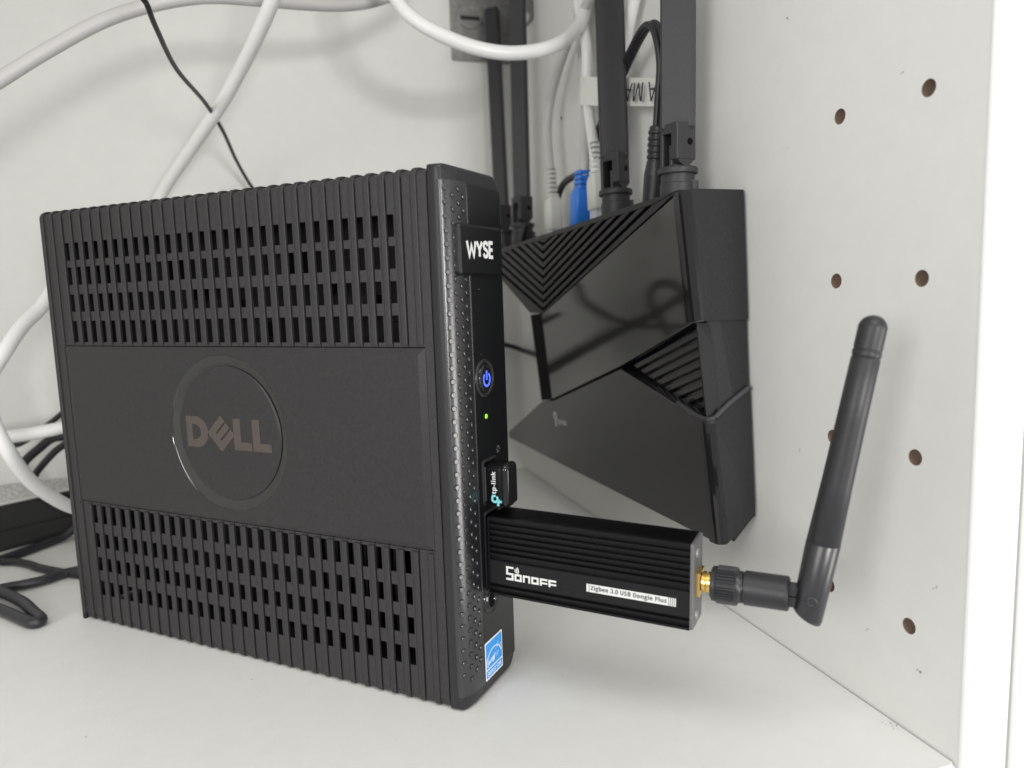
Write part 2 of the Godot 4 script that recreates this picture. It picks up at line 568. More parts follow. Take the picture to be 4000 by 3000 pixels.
func computer() -> void:
	off = Vector3.ZERO
	var t := thing("thin_client", "black upright ribbed thin client computer with slotted side and round embossed logo", "computer", Vector3(-153.69, 0, 373.56))
	t.rotation.y = 0.814793
	var X := Vector3.RIGHT
	var Y := Vector3.UP
	var Z := Vector3.BACK
	var NX := Vector3.LEFT
	var pitch := 7.237
	var line := func(k: int) -> float: return 222.8 - pitch * (k - 1)
	# ---- shell: an open box behind the ribs
	var st := begin()
	box(st, L(3.4, 211.6, 8.6), L(43.4, 215.6, 239))
	box(st, L(1.3, 1.2, 8.6), L(43.4, 3.6, 239))
	box(st, L(1.3, 213.0, 8.6), L(3.4, 213.2, 239))
	box(st, L(41.4, 5, 8.6), L(43.4, 211.6, 239))
	box(st, L(3.4, 5, 236), L(41.4, 211.6, 239))
	box(st, L(3.4, 5, 8.6), L(41.4, 211.6, 10.6))
	obj("shell", st, M.case, t)
	st = begin()
	box(st, L(26, 8, 14), L(27.4, 208, 232))
	for i in 9:
		box(st, L(14 + (i % 3) * 2, 152 + (i % 4) * 9, 30 + i * 20), L(26, 158 + (i % 4) * 11, 40 + i * 20))
	for i in 16:
		box(st, L(17, 14, 40 + i * 3.2), L(26, 62, 41.2 + i * 3.2))
	obj("circuit_board", st, M.inner, t)
	# ---- slotted side wall under the ribs
	st = begin()
	var up := [[148.6, 150.3], [161.0, 165.7], [174.4, 179.1], [187.9, 191.3], [199.9, 213.2]]
	var lo := [[3.6, 15.6], [23.4, 29.2], [36.5, 42.0], [49.7, 55.3], [65.0, 66.4]]
	for half in [up, lo]:
		var y0: float = half[0][0]
		var y1: float = half[4][1]
		for k in range(1, 29):
			var u0: float = line.call(k)
			box(st, L(0.85, y0, u0 - 3.3), L(1.4, y1, u0 - pitch))
			for b in half:
				box(st, L(0.85, b[0], u0 - 0.4), L(1.4, b[1], u0 - 3.3))
		box(st, L(0.85, y0, line.call(29) - 0.5), L(1.4, y1, 8.6))
		box(st, L(0.85, y0, 239), L(1.4, y1, line.call(1)))
	box(st, L(0.85, 66.4, 8.6), L(1.4, 148.6, 12.2))
	box(st, L(0.85, 66.4, 231.4), L(1.4, 148.6, 239))
	# rounded upper edge of the wall
	var cr := PackedVector2Array([Vector2(0.85, 213.2), Vector2(1.3, 214.8), Vector2(3.0, 215.6), Vector2(3.4, 215.6), Vector2(3.4, 213.2)])
	prism(st, cr, L(0, 0, 239), X, Y, Z, [[0, 0], [0, 230.4]])
	obj("slotted_side", st, M.case, t)
	# ---- ribs
	var rib := func(y0: float, full: bool, upper: bool) -> ArrayMesh:
		var path := []
		if upper:
			path.append([Vector2(0, y0), Vector2(-1, 0)])
			for i in 7:
				var a := PI - PI / 2 * i / 6
				path.append([Vector2(4.2, 212.6) + Vector2(cos(a), sin(a)) * 4.2, Vector2(cos(a), sin(a))])
			path.append([Vector2(43.4, 216.8), Vector2(0, 1)])
		if full or not upper:
			if not full:
				path.append([Vector2(0, y0), Vector2(-1, 0)])
			for i in 5:
				var a := PI + PI / 2 * i / 4
				path.append([Vector2(2.6, 2.8) + Vector2(cos(a), sin(a)) * 2.6, Vector2(cos(a), sin(a))])
			path.append([Vector2(43.4, 0.2), Vector2(0, -1)])
			if full:
				path = path.slice(0, 9) if false else path
		var s := begin()
		var prof := [[3.15, 1.3], [2.8, 0.4], [2.35, 0.06], [1.5, 0.0], [0.3, 0.0], [0.0, 0.25], [0.0, 1.3]]   # [u ahead of the drop, depth under the crest]
		if full:
			var up_part := []
			var lo_part := []
			for q in path:
				(up_part if q[0].y > 100 else lo_part).append(q)
			up_part.reverse()
			up_part.append_array(lo_part)
			path = up_part
		var rs := []
		for q in path:
			var v := PackedVector3Array()
			for c in prof:
				var p: Vector2 = q[0] - q[1] * float(c[1])
				v.append(Vector3(p.x, p.y, -c[0]))
			rs.append(v)
		for i in rs.size() - 1:
			for j in prof.size() - 1:
				quad(s, rs[i][j], rs[i + 1][j], rs[i + 1][j + 1], rs[i][j + 1])
		for e in [0, rs.size() - 1]:
			for j in range(1, prof.size() - 1):
				tri(s, rs[e][0], rs[e][j], rs[e][j + 1])
		s.generate_normals()
		return s.commit()
	var rib_up: ArrayMesh = rib.call(149.6, false, true)
	var rib_lo: ArrayMesh = rib.call(65.4, false, false)
	var rib_all: ArrayMesh = rib.call(0.0, true, true)
	inst("rib", rib_all, M.rib, t).position = L(0, 0, 237.0) * S
	for k in range(0, 31):
		inst("rib", rib_up, M.rib, t).position = L(0, 0, line.call(k)) * S
		inst("rib", rib_lo, M.rib, t).position = L(0, 0, line.call(k)) * S
	# ---- plain centre plate with the round dish
	var dc := Vector2(-120.5, 108.5)
	st = begin()
	holed(st, Vector3(0, 0, 0), Z, Y, -228.0, -15.4, 69.2, 145.6, [dc.x], [dc.y], 36.0, 36.6, 72)
	var rim := PackedVector2Array([Vector2(-231, 66.7), Vector2(-12.4, 66.7), Vector2(-12.4, 148.2), Vector2(-231, 148.2)])
	var rin := PackedVector2Array([Vector2(-228, 69.2), Vector2(-15.4, 69.2), Vector2(-15.4, 145.6), Vector2(-228, 145.6)])
	for i in 4:
		var j := (i + 1) % 4
		var q := func(p: Vector2, d: float) -> Vector3: return Vector3(d, p.y, p.x)
		quad(st, q.call(rim[i], 0.9), q.call(rim[j], 0.9), q.call(rin[j], 0.0), q.call(rin[i], 0.0))
		quad(st, q.call(rim[i], 3.4), q.call(rim[j], 3.4), q.call(rim[j], 0.9), q.call(rim[i], 0.9))
	obj("centre_plate", st, M.plate, t)
	var dish := Vector3(0, dc.y, dc.x)
	st = begin()
	lathe(st, dish, NX, [[0.0, 36.0], [-0.3, 35.8], [-0.42, 35.3], [-0.95, 33.6], [-1.45, 31.6], [-1.5, 31.2]], 96, true, false, false)
	var ring := obj("logo_ring", st, M.dish, t)
	st = begin()
	lathe(st, dish, NX, [[-1.3, 31.3], [-0.85, 30.9], [-0.75, 30.3], [-0.68, 27.0], [-0.66, 0.01]], 96, true, false, false)
	obj("disc", st, M.plate, ring)
	# letters of the embossed mark, drawn on the disc (x runs towards the front)
	var put := func(poly: PackedVector2Array, h := 0.35) -> void:
		var s := begin()
		prism(s, poly, dish + Vector3(0.76, 0, 0), Z, Y, NX, [[0, 0], [0, h - 0.15], [0.18, h]])
		obj("letter", s, M.logo, ring)
	put.call(PackedVector2Array([Vector2(-26.5, -7.5), Vector2(-22.62, -7.5), Vector2(-22.62, 7.3), Vector2(-26.5, 7.3)]))
	var d := PackedVector2Array([Vector2(-22.58, -7.5), Vector2(-20, -7.5)])
	d.append_array(arc(Vector2(-20, -0.1), 7.4, -80, 80, 12))
	d.append(Vector2(-20, 7.3))
	d.append(Vector2(-22.58, 7.3))
	d.append(Vector2(-22.58, 3.6))
	d.append_array(arc(Vector2(-20.7, -0.1), 3.4, 80, -80, 10))
	d.append(Vector2(-22.58, -3.8))
	put.call(d)
	# the tilted middle letter: a spine and three arms in one outline
	var ang := deg_to_rad(43)
	var exd := Vector2(cos(ang), sin(ang))
	var eyd := Vector2(-sin(ang), cos(ang))
	var epoly := PackedVector2Array()
	for v in [Vector2(-6, -6.1), Vector2(6, -6.1), Vector2(6, -2.45), Vector2(-2.2, -2.45), Vector2(-2.2, -1.6), Vector2(6, -1.6), Vector2(6, 1.6), Vector2(-2.2, 1.6), Vector2(-2.2, 2.45), Vector2(6, 2.45), Vector2(6, 6.1), Vector2(-6, 6.1)]:
		epoly.append(Vector2(-4.4, -0.3) + exd * v.x + eyd * v.y)
	put.call(epoly, 0.4)
	for x0 in [3.4, 14.9]:
		put.call(PackedVector2Array([Vector2(x0, -7.4), Vector2(x0 + 10.8, -7.4), Vector2(x0 + 10.8, -3.6), Vector2(x0 + 4.4, -3.4), Vector2(x0 + 4.4, 7.3), Vector2(x0, 7.3)]))
	# ---- front bezel
	var body := func(r: float, left: float, right: float, b: float, tp: float) -> PackedVector3Array:
		return PackedVector3Array()
	st = begin()
	var rs := []
	for r in [[8.1, 0.7, 0.7, 1.2], [7.6, 0.0, 0.0, 1.4], [4.6, 0.0, 0.0, 1.6], [2.3, 0.05, 0.05, 2.0], [1.7, 0.75, 0.15, 2.3], [1.1, 1.7, 0.3, 2.6], [0.45, 3.2, 0.6, 3.0], [-0.1, 5.2, 1.0, 3.4], [-0.4, 8.0, 1.6, 3.6]]:
		var v := PackedVector3Array()
		var x0: float = r[1]
		var x1: float = 44.4 - r[2]
		var y0: float = 0.4 + r[2]
		var y1: float = 217.0 - r[2]
		for q in 4:
			var rad: float = [6.0, r[3], r[3], 6.0][q]
			var c := Vector2(x1 - rad if q in [0, 3] else x0 + rad, y1 - rad if q < 2 else y0 + rad)
			for i in 7:
				var a := PI / 2 * (q + i / 6.0)
				v.append(Vector3(c.x + cos(a) * rad, c.y + sin(a) * rad, -r[0]))
		rs.append(v)
	loft(st, rs)
	obj("bezel", st, M.bezel, t)
	# dimpled strip: a profile that curves from the side round to the front
	var curve := [[0.0, 3.9], [-0.05, 2.6], [0.05, 2.2], [0.3, 1.9], [0.8, 1.45], [1.4, 1.0], [2.0, 0.63], [2.75, 0.24], [3.5, -0.08], [4.6, -0.46], [6.0, -0.78], [8.0, -1.0], [10.0, -1.08], [13.9, -1.1]]
	st = begin()
	st.set_smooth_group(2)
	for i in curve.size() - 1:
		var a: Array = curve[i]
		var b: Array = curve[i + 1]
		quad(st, L(a[0], 6.4, a[1]), L(b[0], 6.4, b[1]), L(b[0], 210.9, b[1]), L(a[0], 210.9, a[1]))
	st.set_smooth_group(-1)
	for y in [6.4, 210.9]:
		for i in range(1, curve.size() - 1):
			tri(st, L(curve[0][0], y, curve[0][1]), L(curve[i][0], y, curve[i][1]), L(curve[i + 1][0], y, curve[i + 1][1]))
	quad(st, L(13.9, 6.4, -1.1), L(13.9, 6.4, 0.6), L(13.9, 210.9, 0.6), L(13.9, 210.9, -1.1))
	var strip := obj("dimple_strip", st, M.strip, t)
	st = begin()
	var cols := [1.3, 4.7, 8.1, 11.4]
	for row in 38:
		for c in 4:
			var y: float = 208.0 - row * 5.2 - (2.6 if c % 2 == 1 else 0.0)
			if y < 14 and c > 1:
				continue
			var w: float = cols[c]
			var u := 0.0
			for i in curve.size() - 1:
				if w >= curve[i][0] and w <= curve[i + 1][0] and i > 2:
					u = lerpf(curve[i][1], curve[i + 1][1], (w - curve[i][0]) / (curve[i + 1][0] - curve[i][0]))
			var nrm := Vector3(-0.62 * maxf(1.0 - w / 8.0, 0.0), 0, 1.0).normalized()
			lathe(st, L(w, y, u) - nrm * 0.15, nrm, [[-0.2, 0.8], [0.22, 0.8], [0.24, 1.22], [0.5, 1.16], [0.66, 0.9]], 12, false, false)
	obj("dimples", st, M.strip, strip).set_meta("kind", "stuff")
	st = begin()
	prism(st, rrect(29.2, 204.4, 1.4, 4, Vector2(28.9, 108.7)), L(0, 0, 0.6), X, Y, Z, [[0, 0], [0, 1.1], [0.25, 1.45], [0.7, 1.65]])
	obj("front_panel", st, M.panel, t)
	# name badge
	st = begin()
	prism(st, rrect(34.6, 19.6, 1.6, 5, Vector2(21.4, 185.3)), L(0, 0, -0.2), X, Y, Z, [[0, 0], [0, 2.0], [0.3, 2.5], [1.0, 2.8]])
	var badge := obj("badge", st, M.panel, t)
	var lx := 9.5
	var letters := [
		[[[0, 1], [0.24, 0], [0.5, 0.72], [0.76, 0], [1, 1]]],
		[[[0.06, 1], [0.5, 0.46], [0.94, 1]], [[0.5, 0.44], [0.5, 0]]],
		[[[0.9, 0.78], [0.78, 0.94], [0.5, 1], [0.2, 0.92], [0.1, 0.75], [0.25, 0.58], [0.72, 0.44], [0.9, 0.26], [0.8, 0.08], [0.5, 0], [0.2, 0.06], [0.08, 0.22]]],
		[[[0.95, 1], [0.14, 1], [0.14, 0], [0.95, 0]], [[0.24, 0.5], [0.85, 0.5]]]]
	var widths := [7.0, 5.0, 4.3, 3.7]
	for i in 4:
		st = begin()
		var kk := 0
		for s in letters[i]:
			var p := PackedVector2Array()
			for q in s:
				p.append(Vector2(lx + q[0] * widths[i] * 0.98, 182.9 + q[1] * 5.7))
			prism(st, ribbon(p, 1.42), L(0, 0, -2.9), X, Y, Z, [[0, 0], [0, 0.22 + kk * 0.02]])
			kk += 1
		obj("letter", st, M.print, badge)
		lx += widths[i] + 0.55
	# power button
	st = begin()
	var pc := L(23.4, 134.2, -1.0)
	lathe(st, pc, Z, [[0.0, 7.9], [0.5, 7.6], [0.75, 7.1], [0.55, 6.6], [-0.3, 6.2], [-0.5, 5.8]], 40, true, false, false)
	var ringb := obj("button_ring", st, M.bezel, t)
	st = begin()
	lathe(st, pc, Z, [[-0.5, 5.7], [0.55, 5.6], [0.85, 5.2], [1.0, 4.0], [1.0, 0.01]], 40)
	var btn := obj("power_button", st, M.gloss, t)
	st = begin()
	var pz := Vector3(pc.x, pc.y, pc.z + 1.05)
	prism(st, ribbon(arc(Vector2.ZERO, 2.7, 128, 412, 24), 0.85), pz + Vector3(0, -0.6, 0), X, Y, Z, [[0, 0], [0, 0.12]])
	prism(st, ribbon(PackedVector2Array([Vector2(0, -0.4), Vector2(0, 3.4)]), 0.85), pz + Vector3(0, -0.4, 0), X, Y, Z, [[0, 0], [0, 0.14]])
	obj("power_symbol", st, M.blue_led, btn)
	st = begin()
	lathe(st, L(23.6, 118.2, -1.05), Z, [[0, 1.0], [0.2, 0.9], [0.3, 0.5], [0.32, 0.01]], 18)
	obj("status_light", st, M.green_led, t)
	# usb ports: raised lips round dark openings
	for yc in [91.0, 61.0]:
		st = begin()
		var lip := rrect(13.2, 19.6 if yc > 80 else 36.0, 1.6, 4, Vector2(24.6, yc))
		var lin_ := rrect(10.8, 17.2 if yc > 80 else 33.6, 1.0, 4, Vector2(24.6, yc))
		for i in lip.size():
			var j := (i + 1) % lip.size()
			quad(st, Vector3(lip[i].x, lip[i].y, 1.0), Vector3(lip[j].x, lip[j].y, 1.0), Vector3(lin_[j].x, lin_[j].y, 1.5), Vector3(lin_[i].x, lin_[i].y, 1.5))
			quad(st, Vector3(lin_[i].x, lin_[i].y, 1.5), Vector3(lin_[j].x, lin_[j].y, 1.5), Vector3(lin_[j].x, lin_[j].y, 1.1), Vector3(lin_[i].x, lin_[i].y, 1.1))
		var port := obj("usb_port", st, M.bezel, t)
		st = begin()
		prism(st, lin_, L(0, 0, -1.0), X, Y, Z, [[0, 0], [0, 0.12]])
		obj("opening", st, M.dark, port)
	st = begin()
	lathe(st, L(21.9, 40.3, -0.9), Z, [[0, 6.9], [0.6, 6.6], [0.8, 6.1], [0.2, 5.4], [0.2, 4.6], [0.8, 4.2], [0.9, 3.6], [0.3, 3.1], [-0.1, 2.8]], 36, true, false, false)
	var jack := obj("headphone_jack", st, M.gloss, t)
	st = begin()
	lathe(st, L(21.9, 40.3, -0.9), Z, [[0.15, 2.9], [0.16, 0.01]], 24)
	obj("opening", st, M.dark, jack)
	# headset pictogram above the port
	st = begin()
	for i in 6:
		var a := TAU * i / 6
		prism(st, ribbon(PackedVector2Array([Vector2(33.2 + cos(a) * 0.7, 102.6 + sin(a) * 0.7), Vector2(33.2 + cos(a) * 1.7, 102.6 + sin(a) * 1.7)]), 0.35), L(0, 0, -1.05), X, Y, Z, [[0, 0], [0, 0.06]])
	obj("port_symbol", st, M.steel, t)
	# blue energy label
	st = begin()
	prism(st, rrect(15.6, 16.6, 0.4, 3, Vector2(22.4, 14.9)), L(0, 0, -1.06), X, Y, Z, [[0, 0], [0, 0.18]])
	var lab := obj("energy_label", st, M.white, t)
	st = begin()
	prism(st, rrect(14.3, 11.2, 0.3, 3, Vector2(22.4, 16.9)), L(0, 0, -1.25), X, Y, Z, [[0, 0], [0, 0.06]])
	prism(st, rrect(14.3, 3.3, 0.3, 3, Vector2(22.4, 9.0)), L(0, 0, -1.25), X, Y, Z, [[0, 0], [0, 0.06]])
	obj("blue_print", st, M.sticker, lab)
	st = begin()
	prism(st, ribbon(arc(Vector2(22.4, 11.6), 7.3, 172, 26, 20), 0.42), L(0, 0, -1.32), X, Y, Z, [[0, 0], [0, 0.06]])
	var star := PackedVector2Array()
	for i in 11:
		var a := PI / 2 + TAU * i / 10 + 0.15
		star.append(Vector2(26.2, 16.6) + Vector2(cos(a), sin(a)) * (3.2 if i % 2 == 0 else 1.35))
	prism(st, ribbon(star, 0.36), L(0, 0, -1.32), X, Y, Z, [[0, 0], [0, 0.07]])
	var script := PackedVector2Array()
	for q in [[16.2, 12.0], [17.2, 13.2], [17.6, 14.8], [17.2, 14.6], [17.0, 13.4], [17.6, 13.0], [18.3, 13.9], [18.4, 13.1], [19.1, 14.4], [19.4, 13.5], [20.0, 14.8], [20.4, 14.2], [20.3, 13.6], [21.0, 14.9], [21.4, 14.9], [20.9, 12.6], [21.6, 14.2], [22.3, 15.4], [21.9, 12.9], [22.6, 14.6], [23.4, 15.8]]:
		script.append(Vector2(q[0], q[1]))
	for i in script.size() - 1:
		prism(st, ribbon(PackedVector2Array([script[i], script[i + 1]]), 0.36), L(0, 0, -1.32), X, Y, Z, [[0, 0], [0, 0.05 + 0.004 * (i % 7)]])
	obj("white_print", st, M.white, lab)
	text("lettering", "ENERGY STAR", lab, L(22.4, 9.0, -1.34), X, Y, 12.6, 1.9, 0.06, M.white, false)
	# specks of dust on the dark front
	st = begin()
	for i in 12:
		var w := rng.randf_range(15.5, 42.0)
		var v := rng.randf_range(100.0, 208.0)
		if v > 172 and v < 198:
			continue
		var s := rng.randf_range(0.08, 0.2)
		prism(st, circle(s, 5, Vector2(w, v)), L(0, 0, -1.06), X, Y, Z, [[0, 0], [0.05, 0.08]])
	obj("dust", st, M.steel, t).set_meta("kind", "stuff")

func from_computer(w: float, v: float, u: float) -> Vector3:
	return Vector3(-153.69, 0, 373.56) + L(w, v, u).rotated(Vector3.UP, 0.814793)

func usb_items() -> void:
	off = Vector3.ZERO
	var X := Vector3.RIGHT
	var Y := Vector3.UP
	var Z := Vector3.BACK
	# ---- nano adapter
	var at := from_computer(24.4, 90.2, -1.2)
	var t := thing("network_adapter", "tiny glossy black adapter with white and turquoise print in the computer's upper port", "adapter", at)
	t.rotation.y = 0.814793
	var st := begin()
	prism(st, rrect(9.8, 17.4, 2.0, 5), Vector3(0, 0, 0.6), X, Y, Z, [[0.5, 0], [0, 0.5], [0, 7.2]], true)
	obj("body", st, M.panel, t)
	st = begin()
	prism(st, rrect(8.6, 14.6, 0.6, 3), Vector3(0, 0, -3), X, Y, Z, [[0, 0], [0, 3.6]])
	obj("metal_plug", st, M.alu, t)
	st = begin()
	prism(st, rrect(10.6, 18.2, 2.4, 6), Vector3(0, 0, 7.9), X, Y, Z, [[0.4, 0], [0, 0.35], [0, 1.4], [0.4, 2.2], [1.4, 2.8]], true)
	obj("end_cap", st, M.gloss, t)
	text("lettering", "tp-link", t, Vector3(-4.98, 1.35, 4.6), Y, Vector3.FORWARD, 9.4, 2.7, 0.08, M.print)
	st = begin()
	var lo := Vector3(-4.96, -5.4, 4.7)
	prism(st, ribbon(arc(Vector2.ZERO, 1.25, -38, -262, 18), 0.95), lo, Y, Vector3.FORWARD, Vector3.LEFT, [[0, 0], [0, 0.08]])
	prism(st, ribbon(PackedVector2Array([Vector2(-0.15, 1.25), Vector2(1.2, 0.9), Vector2(1.3, -0.4)]), 0.9), lo, Y, Vector3.FORWARD, Vector3.LEFT, [[0, 0], [0, 0.1]])
	prism(st, PackedVector2Array([Vector2(-2.9, -1.9), Vector2(-0.1, -2.2), Vector2(-0.1, -1.2), Vector2(-2.8, -0.9)]), lo, Y, Vector3.FORWARD, Vector3.LEFT, [[0, 0], [0, 0.08]])
	prism(st, PackedVector2Array([Vector2(-1.5, -3.1), Vector2(-0.5, -3.15), Vector2(-0.5, -2.25), Vector2(-1.5, -2.15)]), lo, Y, Vector3.FORWARD, Vector3.LEFT, [[0, 0], [0, 0.08]])
	obj("emblem", st, M.cyan, t)

	# ---- finned radio dongle
	at = from_computer(25.2, 61.2, -2.6)
	t = thing("radio_dongle", "long black finned aluminium radio dongle with white print standing out from the computer", "dongle", at)
	t.rotation = Vector3(0.0185, 0.814793, 0)
	var len_ := 84.0
	st = begin()
	prism(st, rrect(12.6, 33.0, 0.6, 2), Vector3(0, 0, 0.8), X, Y, Z, [[0, 0], [0, len_ - 1.6]])
	box(st, Vector3(-7.9, 15.2, 0.8), Vector3(7.9, 16.5, len_ - 0.8))
	box(st, Vector3(-7.9, -16.5, 0.8), Vector3(7.9, -15.6, len_ - 0.8))
	obj("case", st, M.anod, t)
	var fin := begin()
	prism(fin, PackedVector2Array([Vector2(-7.9, -0.45), Vector2(-7.6, -0.6), Vector2(-6.0, -0.7), Vector2(-6.0, 0.7), Vector2(-7.6, 0.6), Vector2(-7.9, 0.45)]), Vector3(0, 0, 0.8), X, Y, Z, [[0, 0], [0, len_ - 1.6]])
	fin.generate_normals()
	var fm := fin.commit()
	for y in [13.1, 10.6, 8.1, 5.6, 3.1, 0.8, -13.4]:
		for side in [0.0, PI]:
			var f := inst("fin", fm, M.anod, t)
			f.position = Vector3(0, y if side == 0.0 else y, 0) * S
			if side != 0.0:
				f.transform = Transform3D(Basis(Vector3.LEFT, Vector3.UP, Vector3.BACK), Vector3(0, y, 0) * S)
	st = begin()
	prism(st, rrect(len_ - 1.6, 10.0, 0.3, 2), Vector3(-6.1, -6.9, len_ / 2), Z, Y, Vector3.LEFT, [[0, 0], [0, 1.2], [0.25, 1.5]])
	var lab := obj("label_panel", st, M.anod_panel, t)
	# raw aluminium end plate, screws, the step of the usb end
	st = begin()
	prism(st, rrect(15.6, 32.8, 0.8, 3), Vector3(0, 0, len_ - 0.8), X, Y, Z, [[0, 0], [0, 1.0], [0.3, 1.3]])
	var plate := obj("end_plate", st, M.alu, t)
	for y in [11.5, -12.2]:
		st = begin()
		lathe(st, Vector3(-2.5, y, len_ + 0.5), Z, [[0, 2.0], [0.5, 1.9], [0.7, 1.2]], 14)
		obj("screw", st, M.steel, plate)
	st = begin()
	prism(st, rrect(14.6, 31.6, 0.8, 3), Vector3(0, 0, -0.4), X, Y, Z, [[0.4, 0], [0, 0.3], [0, 1.2]])
	obj("rear_plate", st, M.panel, t)
	# printed mark, built of bars
	var px := -7.62
	var rects := func(list: Array, ox: float) -> void:
		var s := begin()
		for r in list:
			prism(s, PackedVector2Array([Vector2(ox + r[0], r[1]), Vector2(ox + r[2], r[1]), Vector2(ox + r[2], r[3]), Vector2(ox + r[0], r[3])]), Vector3(px, -9.2, 8.4), Z, Y, Vector3.LEFT, [[0, 0], [0, 0.1]])
		obj("letter", s, M.print, lab)
	var k := 0.95
	rects.call([[0, 0, 3.3, 0.85], [2.45, 0.85, 3.3, 2.2], [0, 2.2, 3.3, 3.05], [0, 3.05, 0.85, 4.9], [0, 4.9, 3.3, 5.75]], 0.0)
	rects.call([[0, 0, 3.2, 0.8], [0, 0.8, 0.8, 2.2], [2.4, 0.8, 3.2, 2.2], [0, 2.2, 3.2, 3.0]], 3.75)
	rects.call([[0, 0, 0.8, 2.2], [2.4, 0, 3.2, 2.2], [0, 2.2, 3.2, 3.0]], 7.5)
	rects.call([[0, 0, 3.2, 0.8], [0, 0.8, 0.8, 2.2], [2.4, 0.8, 3.2, 2.2], [0, 2.2, 3.2, 3.0]], 11.25)
	for q in 2:
		rects.call([[0, 0, 0.8, 2.2], [0, 2.2, 3.3, 3.0], [0.8, 0.75, 3.3, 1.45]], 15.0 + 3.75 * q)
	st = begin()
	for r in [0.9, 1.6, 2.3]:
		prism(st, ribbon(arc(Vector2(3.2, 4.3), r, -38, 42, 8), 0.42), Vector3(px, -9.2, 8.4), Z, Y, Vector3.LEFT, [[0, 0], [0, 0.1]])
	obj("letter", st, M.print, lab)
	# white caption strip
	st = begin()
	prism(st, PackedVector2Array([Vector2(0, -1.6), Vector2(0.9, -1.6), Vector2(0.9, 1.6), Vector2(0, 1.6)]), Vector3(px, -6.7, 43.2), Z, Y, Vector3.LEFT, [[0, 0], [0, 0.08]])
	prism(st, PackedVector2Array([Vector2(1.15, -1.6), Vector2(32.1, -1.6), Vector2(32.1, 1.6), Vector2(1.15, 1.6)]), Vector3(px, -6.7, 43.2), Z, Y, Vector3.LEFT, [[0, 0], [0, 0.08]])
	for i in 4:
		prism(st, PackedVector2Array([Vector2(32.35 + i * 0.7, -1.6), Vector2(32.8 + i * 0.7, -1.6), Vector2(32.8 + i * 0.7, 1.6), Vector2(32.35 + i * 0.7, 1.6)]), Vector3(px, -6.7, 43.2), Z, Y, Vector3.LEFT, [[0, 0], [0, 0.08]])
	var cap := obj("caption_strip", st, M.print, lab)
	text("lettering", "Zigbee 3.0 USB Dongle Plus", cap, Vector3(px - 0.13, -6.75, 43.2 + 16.6), Z, Y, 29.8, 2.4, 0.06, M.ink)
	# gold connector
	st = begin()
	box(st, Vector3(-4.4, -4.4, len_ + 0.5), Vector3(4.4, 4.4, len_ + 2.0))
	var sma := obj("connector", st, M.gold, t)
	st = begin()
	lathe(st, Vector3(0, 0, len_ + 2.0), Z, [[0, 3.2], [0.4, 3.9], [1.6, 3.9], [1.9, 3.5], [2.3, 3.9], [9.0, 3.9]], 28, false)
	obj("barrel", st, M.gold, sma)

	# ---- screw-on aerial
	at = from_computer(25.2, 59.5, -88.4)
	t = thing("stub_antenna", "dark grey stub aerial bent upright at a hinge on the dongle's gold connector", "antenna", at)
	t.rotation = Vector3(0, 0.814793, 0)
	st = begin()
	lathe(st, Vector3(0, 0, 3.4), Z, [[0.4, 5.6], [0.8, 6.3], [2.4, 6.4], [2.5, 5.9]], 40, false)
	var nut := obj("knurled_nut", st, M.rubber, t)
	st = begin()
	var ks := 36
	var rs := []
	for z in [[5.6, 0.92], [6.1, 1.0], [12.6, 1.0], [13.1, 0.95]]:
		var v := PackedVector3Array()
		for i in ks * 4:
			var a := TAU * i / (ks * 4)
			var r: float = (6.95 if i % 4 < 2 else 6.35) * z[1]
			v.append(Vector3(cos(a) * r, sin(a) * r, z[0]))
		rs.append(v)
	loft(st, rs, false)
	obj("knurl", st, M.rubber, nut)
	st = begin()
	lathe(st, Vector3(0, 0, 13.1), Z, [[0, 6.2], [1.7, 6.1]], 8, false)
	lathe(st, Vector3(0, 0, 14.8), Z, [[0, 5.2], [0.5, 5.2]], 24, false)
	obj("hex_collar", st, M.smooth_rubber, nut)
	st = begin()
	lathe(st, Vector3(0, 0, 15.3), Z, [[0, 5.7], [0.35, 6.2], [14.9, 6.15], [15.4, 5.7]], 40, false)
	obj("barrel", st, M.rubber, t)
	st = begin()
	box(st, Vector3(-2.6, 0.2, 30.4), Vector3(2.6, 3.5, 40))
	box(st, Vector3(-2.9, -3.7, 30.4), Vector3(2.9, -0.1, 40))
	obj("hinge_tongue", st, M.rubber, t)
	# arm: leans forward 10.3 degrees
	var base := Vector3(0, -8.0, 36.4)
	var top := Vector3(0, 98.0, 55.6)
	var ax := (top - base).normalized()
	var bx := Vector3.RIGHT
	var by := ax.cross(bx)       # towards -z / front-back across the arm
	var ring_at := func(s: float, ra: float, rb: float, slant: float) -> PackedVector3Array:
		var v := PackedVector3Array()
		for i in 40:
			var a := TAU * i / 40
			var dz := sin(a) * rb
			v.append(base + ax * (s + slant * dz) + bx * cos(a) * ra + by * dz)
		return v
	st = begin()
	loft(st, [ring_at.call(2.4, 3.0, 2.0, 0.5), ring_at.call(1.2, 4.6, 4.0, 0.42), ring_at.call(1.0, 5.2, 5.0, 0.36), ring_at.call(2.2, 5.4, 5.3, 0.28), ring_at.call(10, 5.5, 5.4, 0.05), ring_at.call(28.6, 5.65, 5.6, -0.05), ring_at.call(28.9, 5.45, 5.4, -0.05)])
	st.set_smooth_group(-1)
	var low := obj("hinge_knuckle", st, M.smooth_rubber, t)
	st = begin()
	lathe(st, base + ax * 8.2 + Vector3(-5.0, 0, 0.4), Vector3.LEFT, [[0, 2.1], [0.5, 1.9], [0.55, 1.2], [0.3, 0.9], [0.3, 0.01]], 20)
	obj("pivot_pin", st, M.rubber, low)
	st = begin()
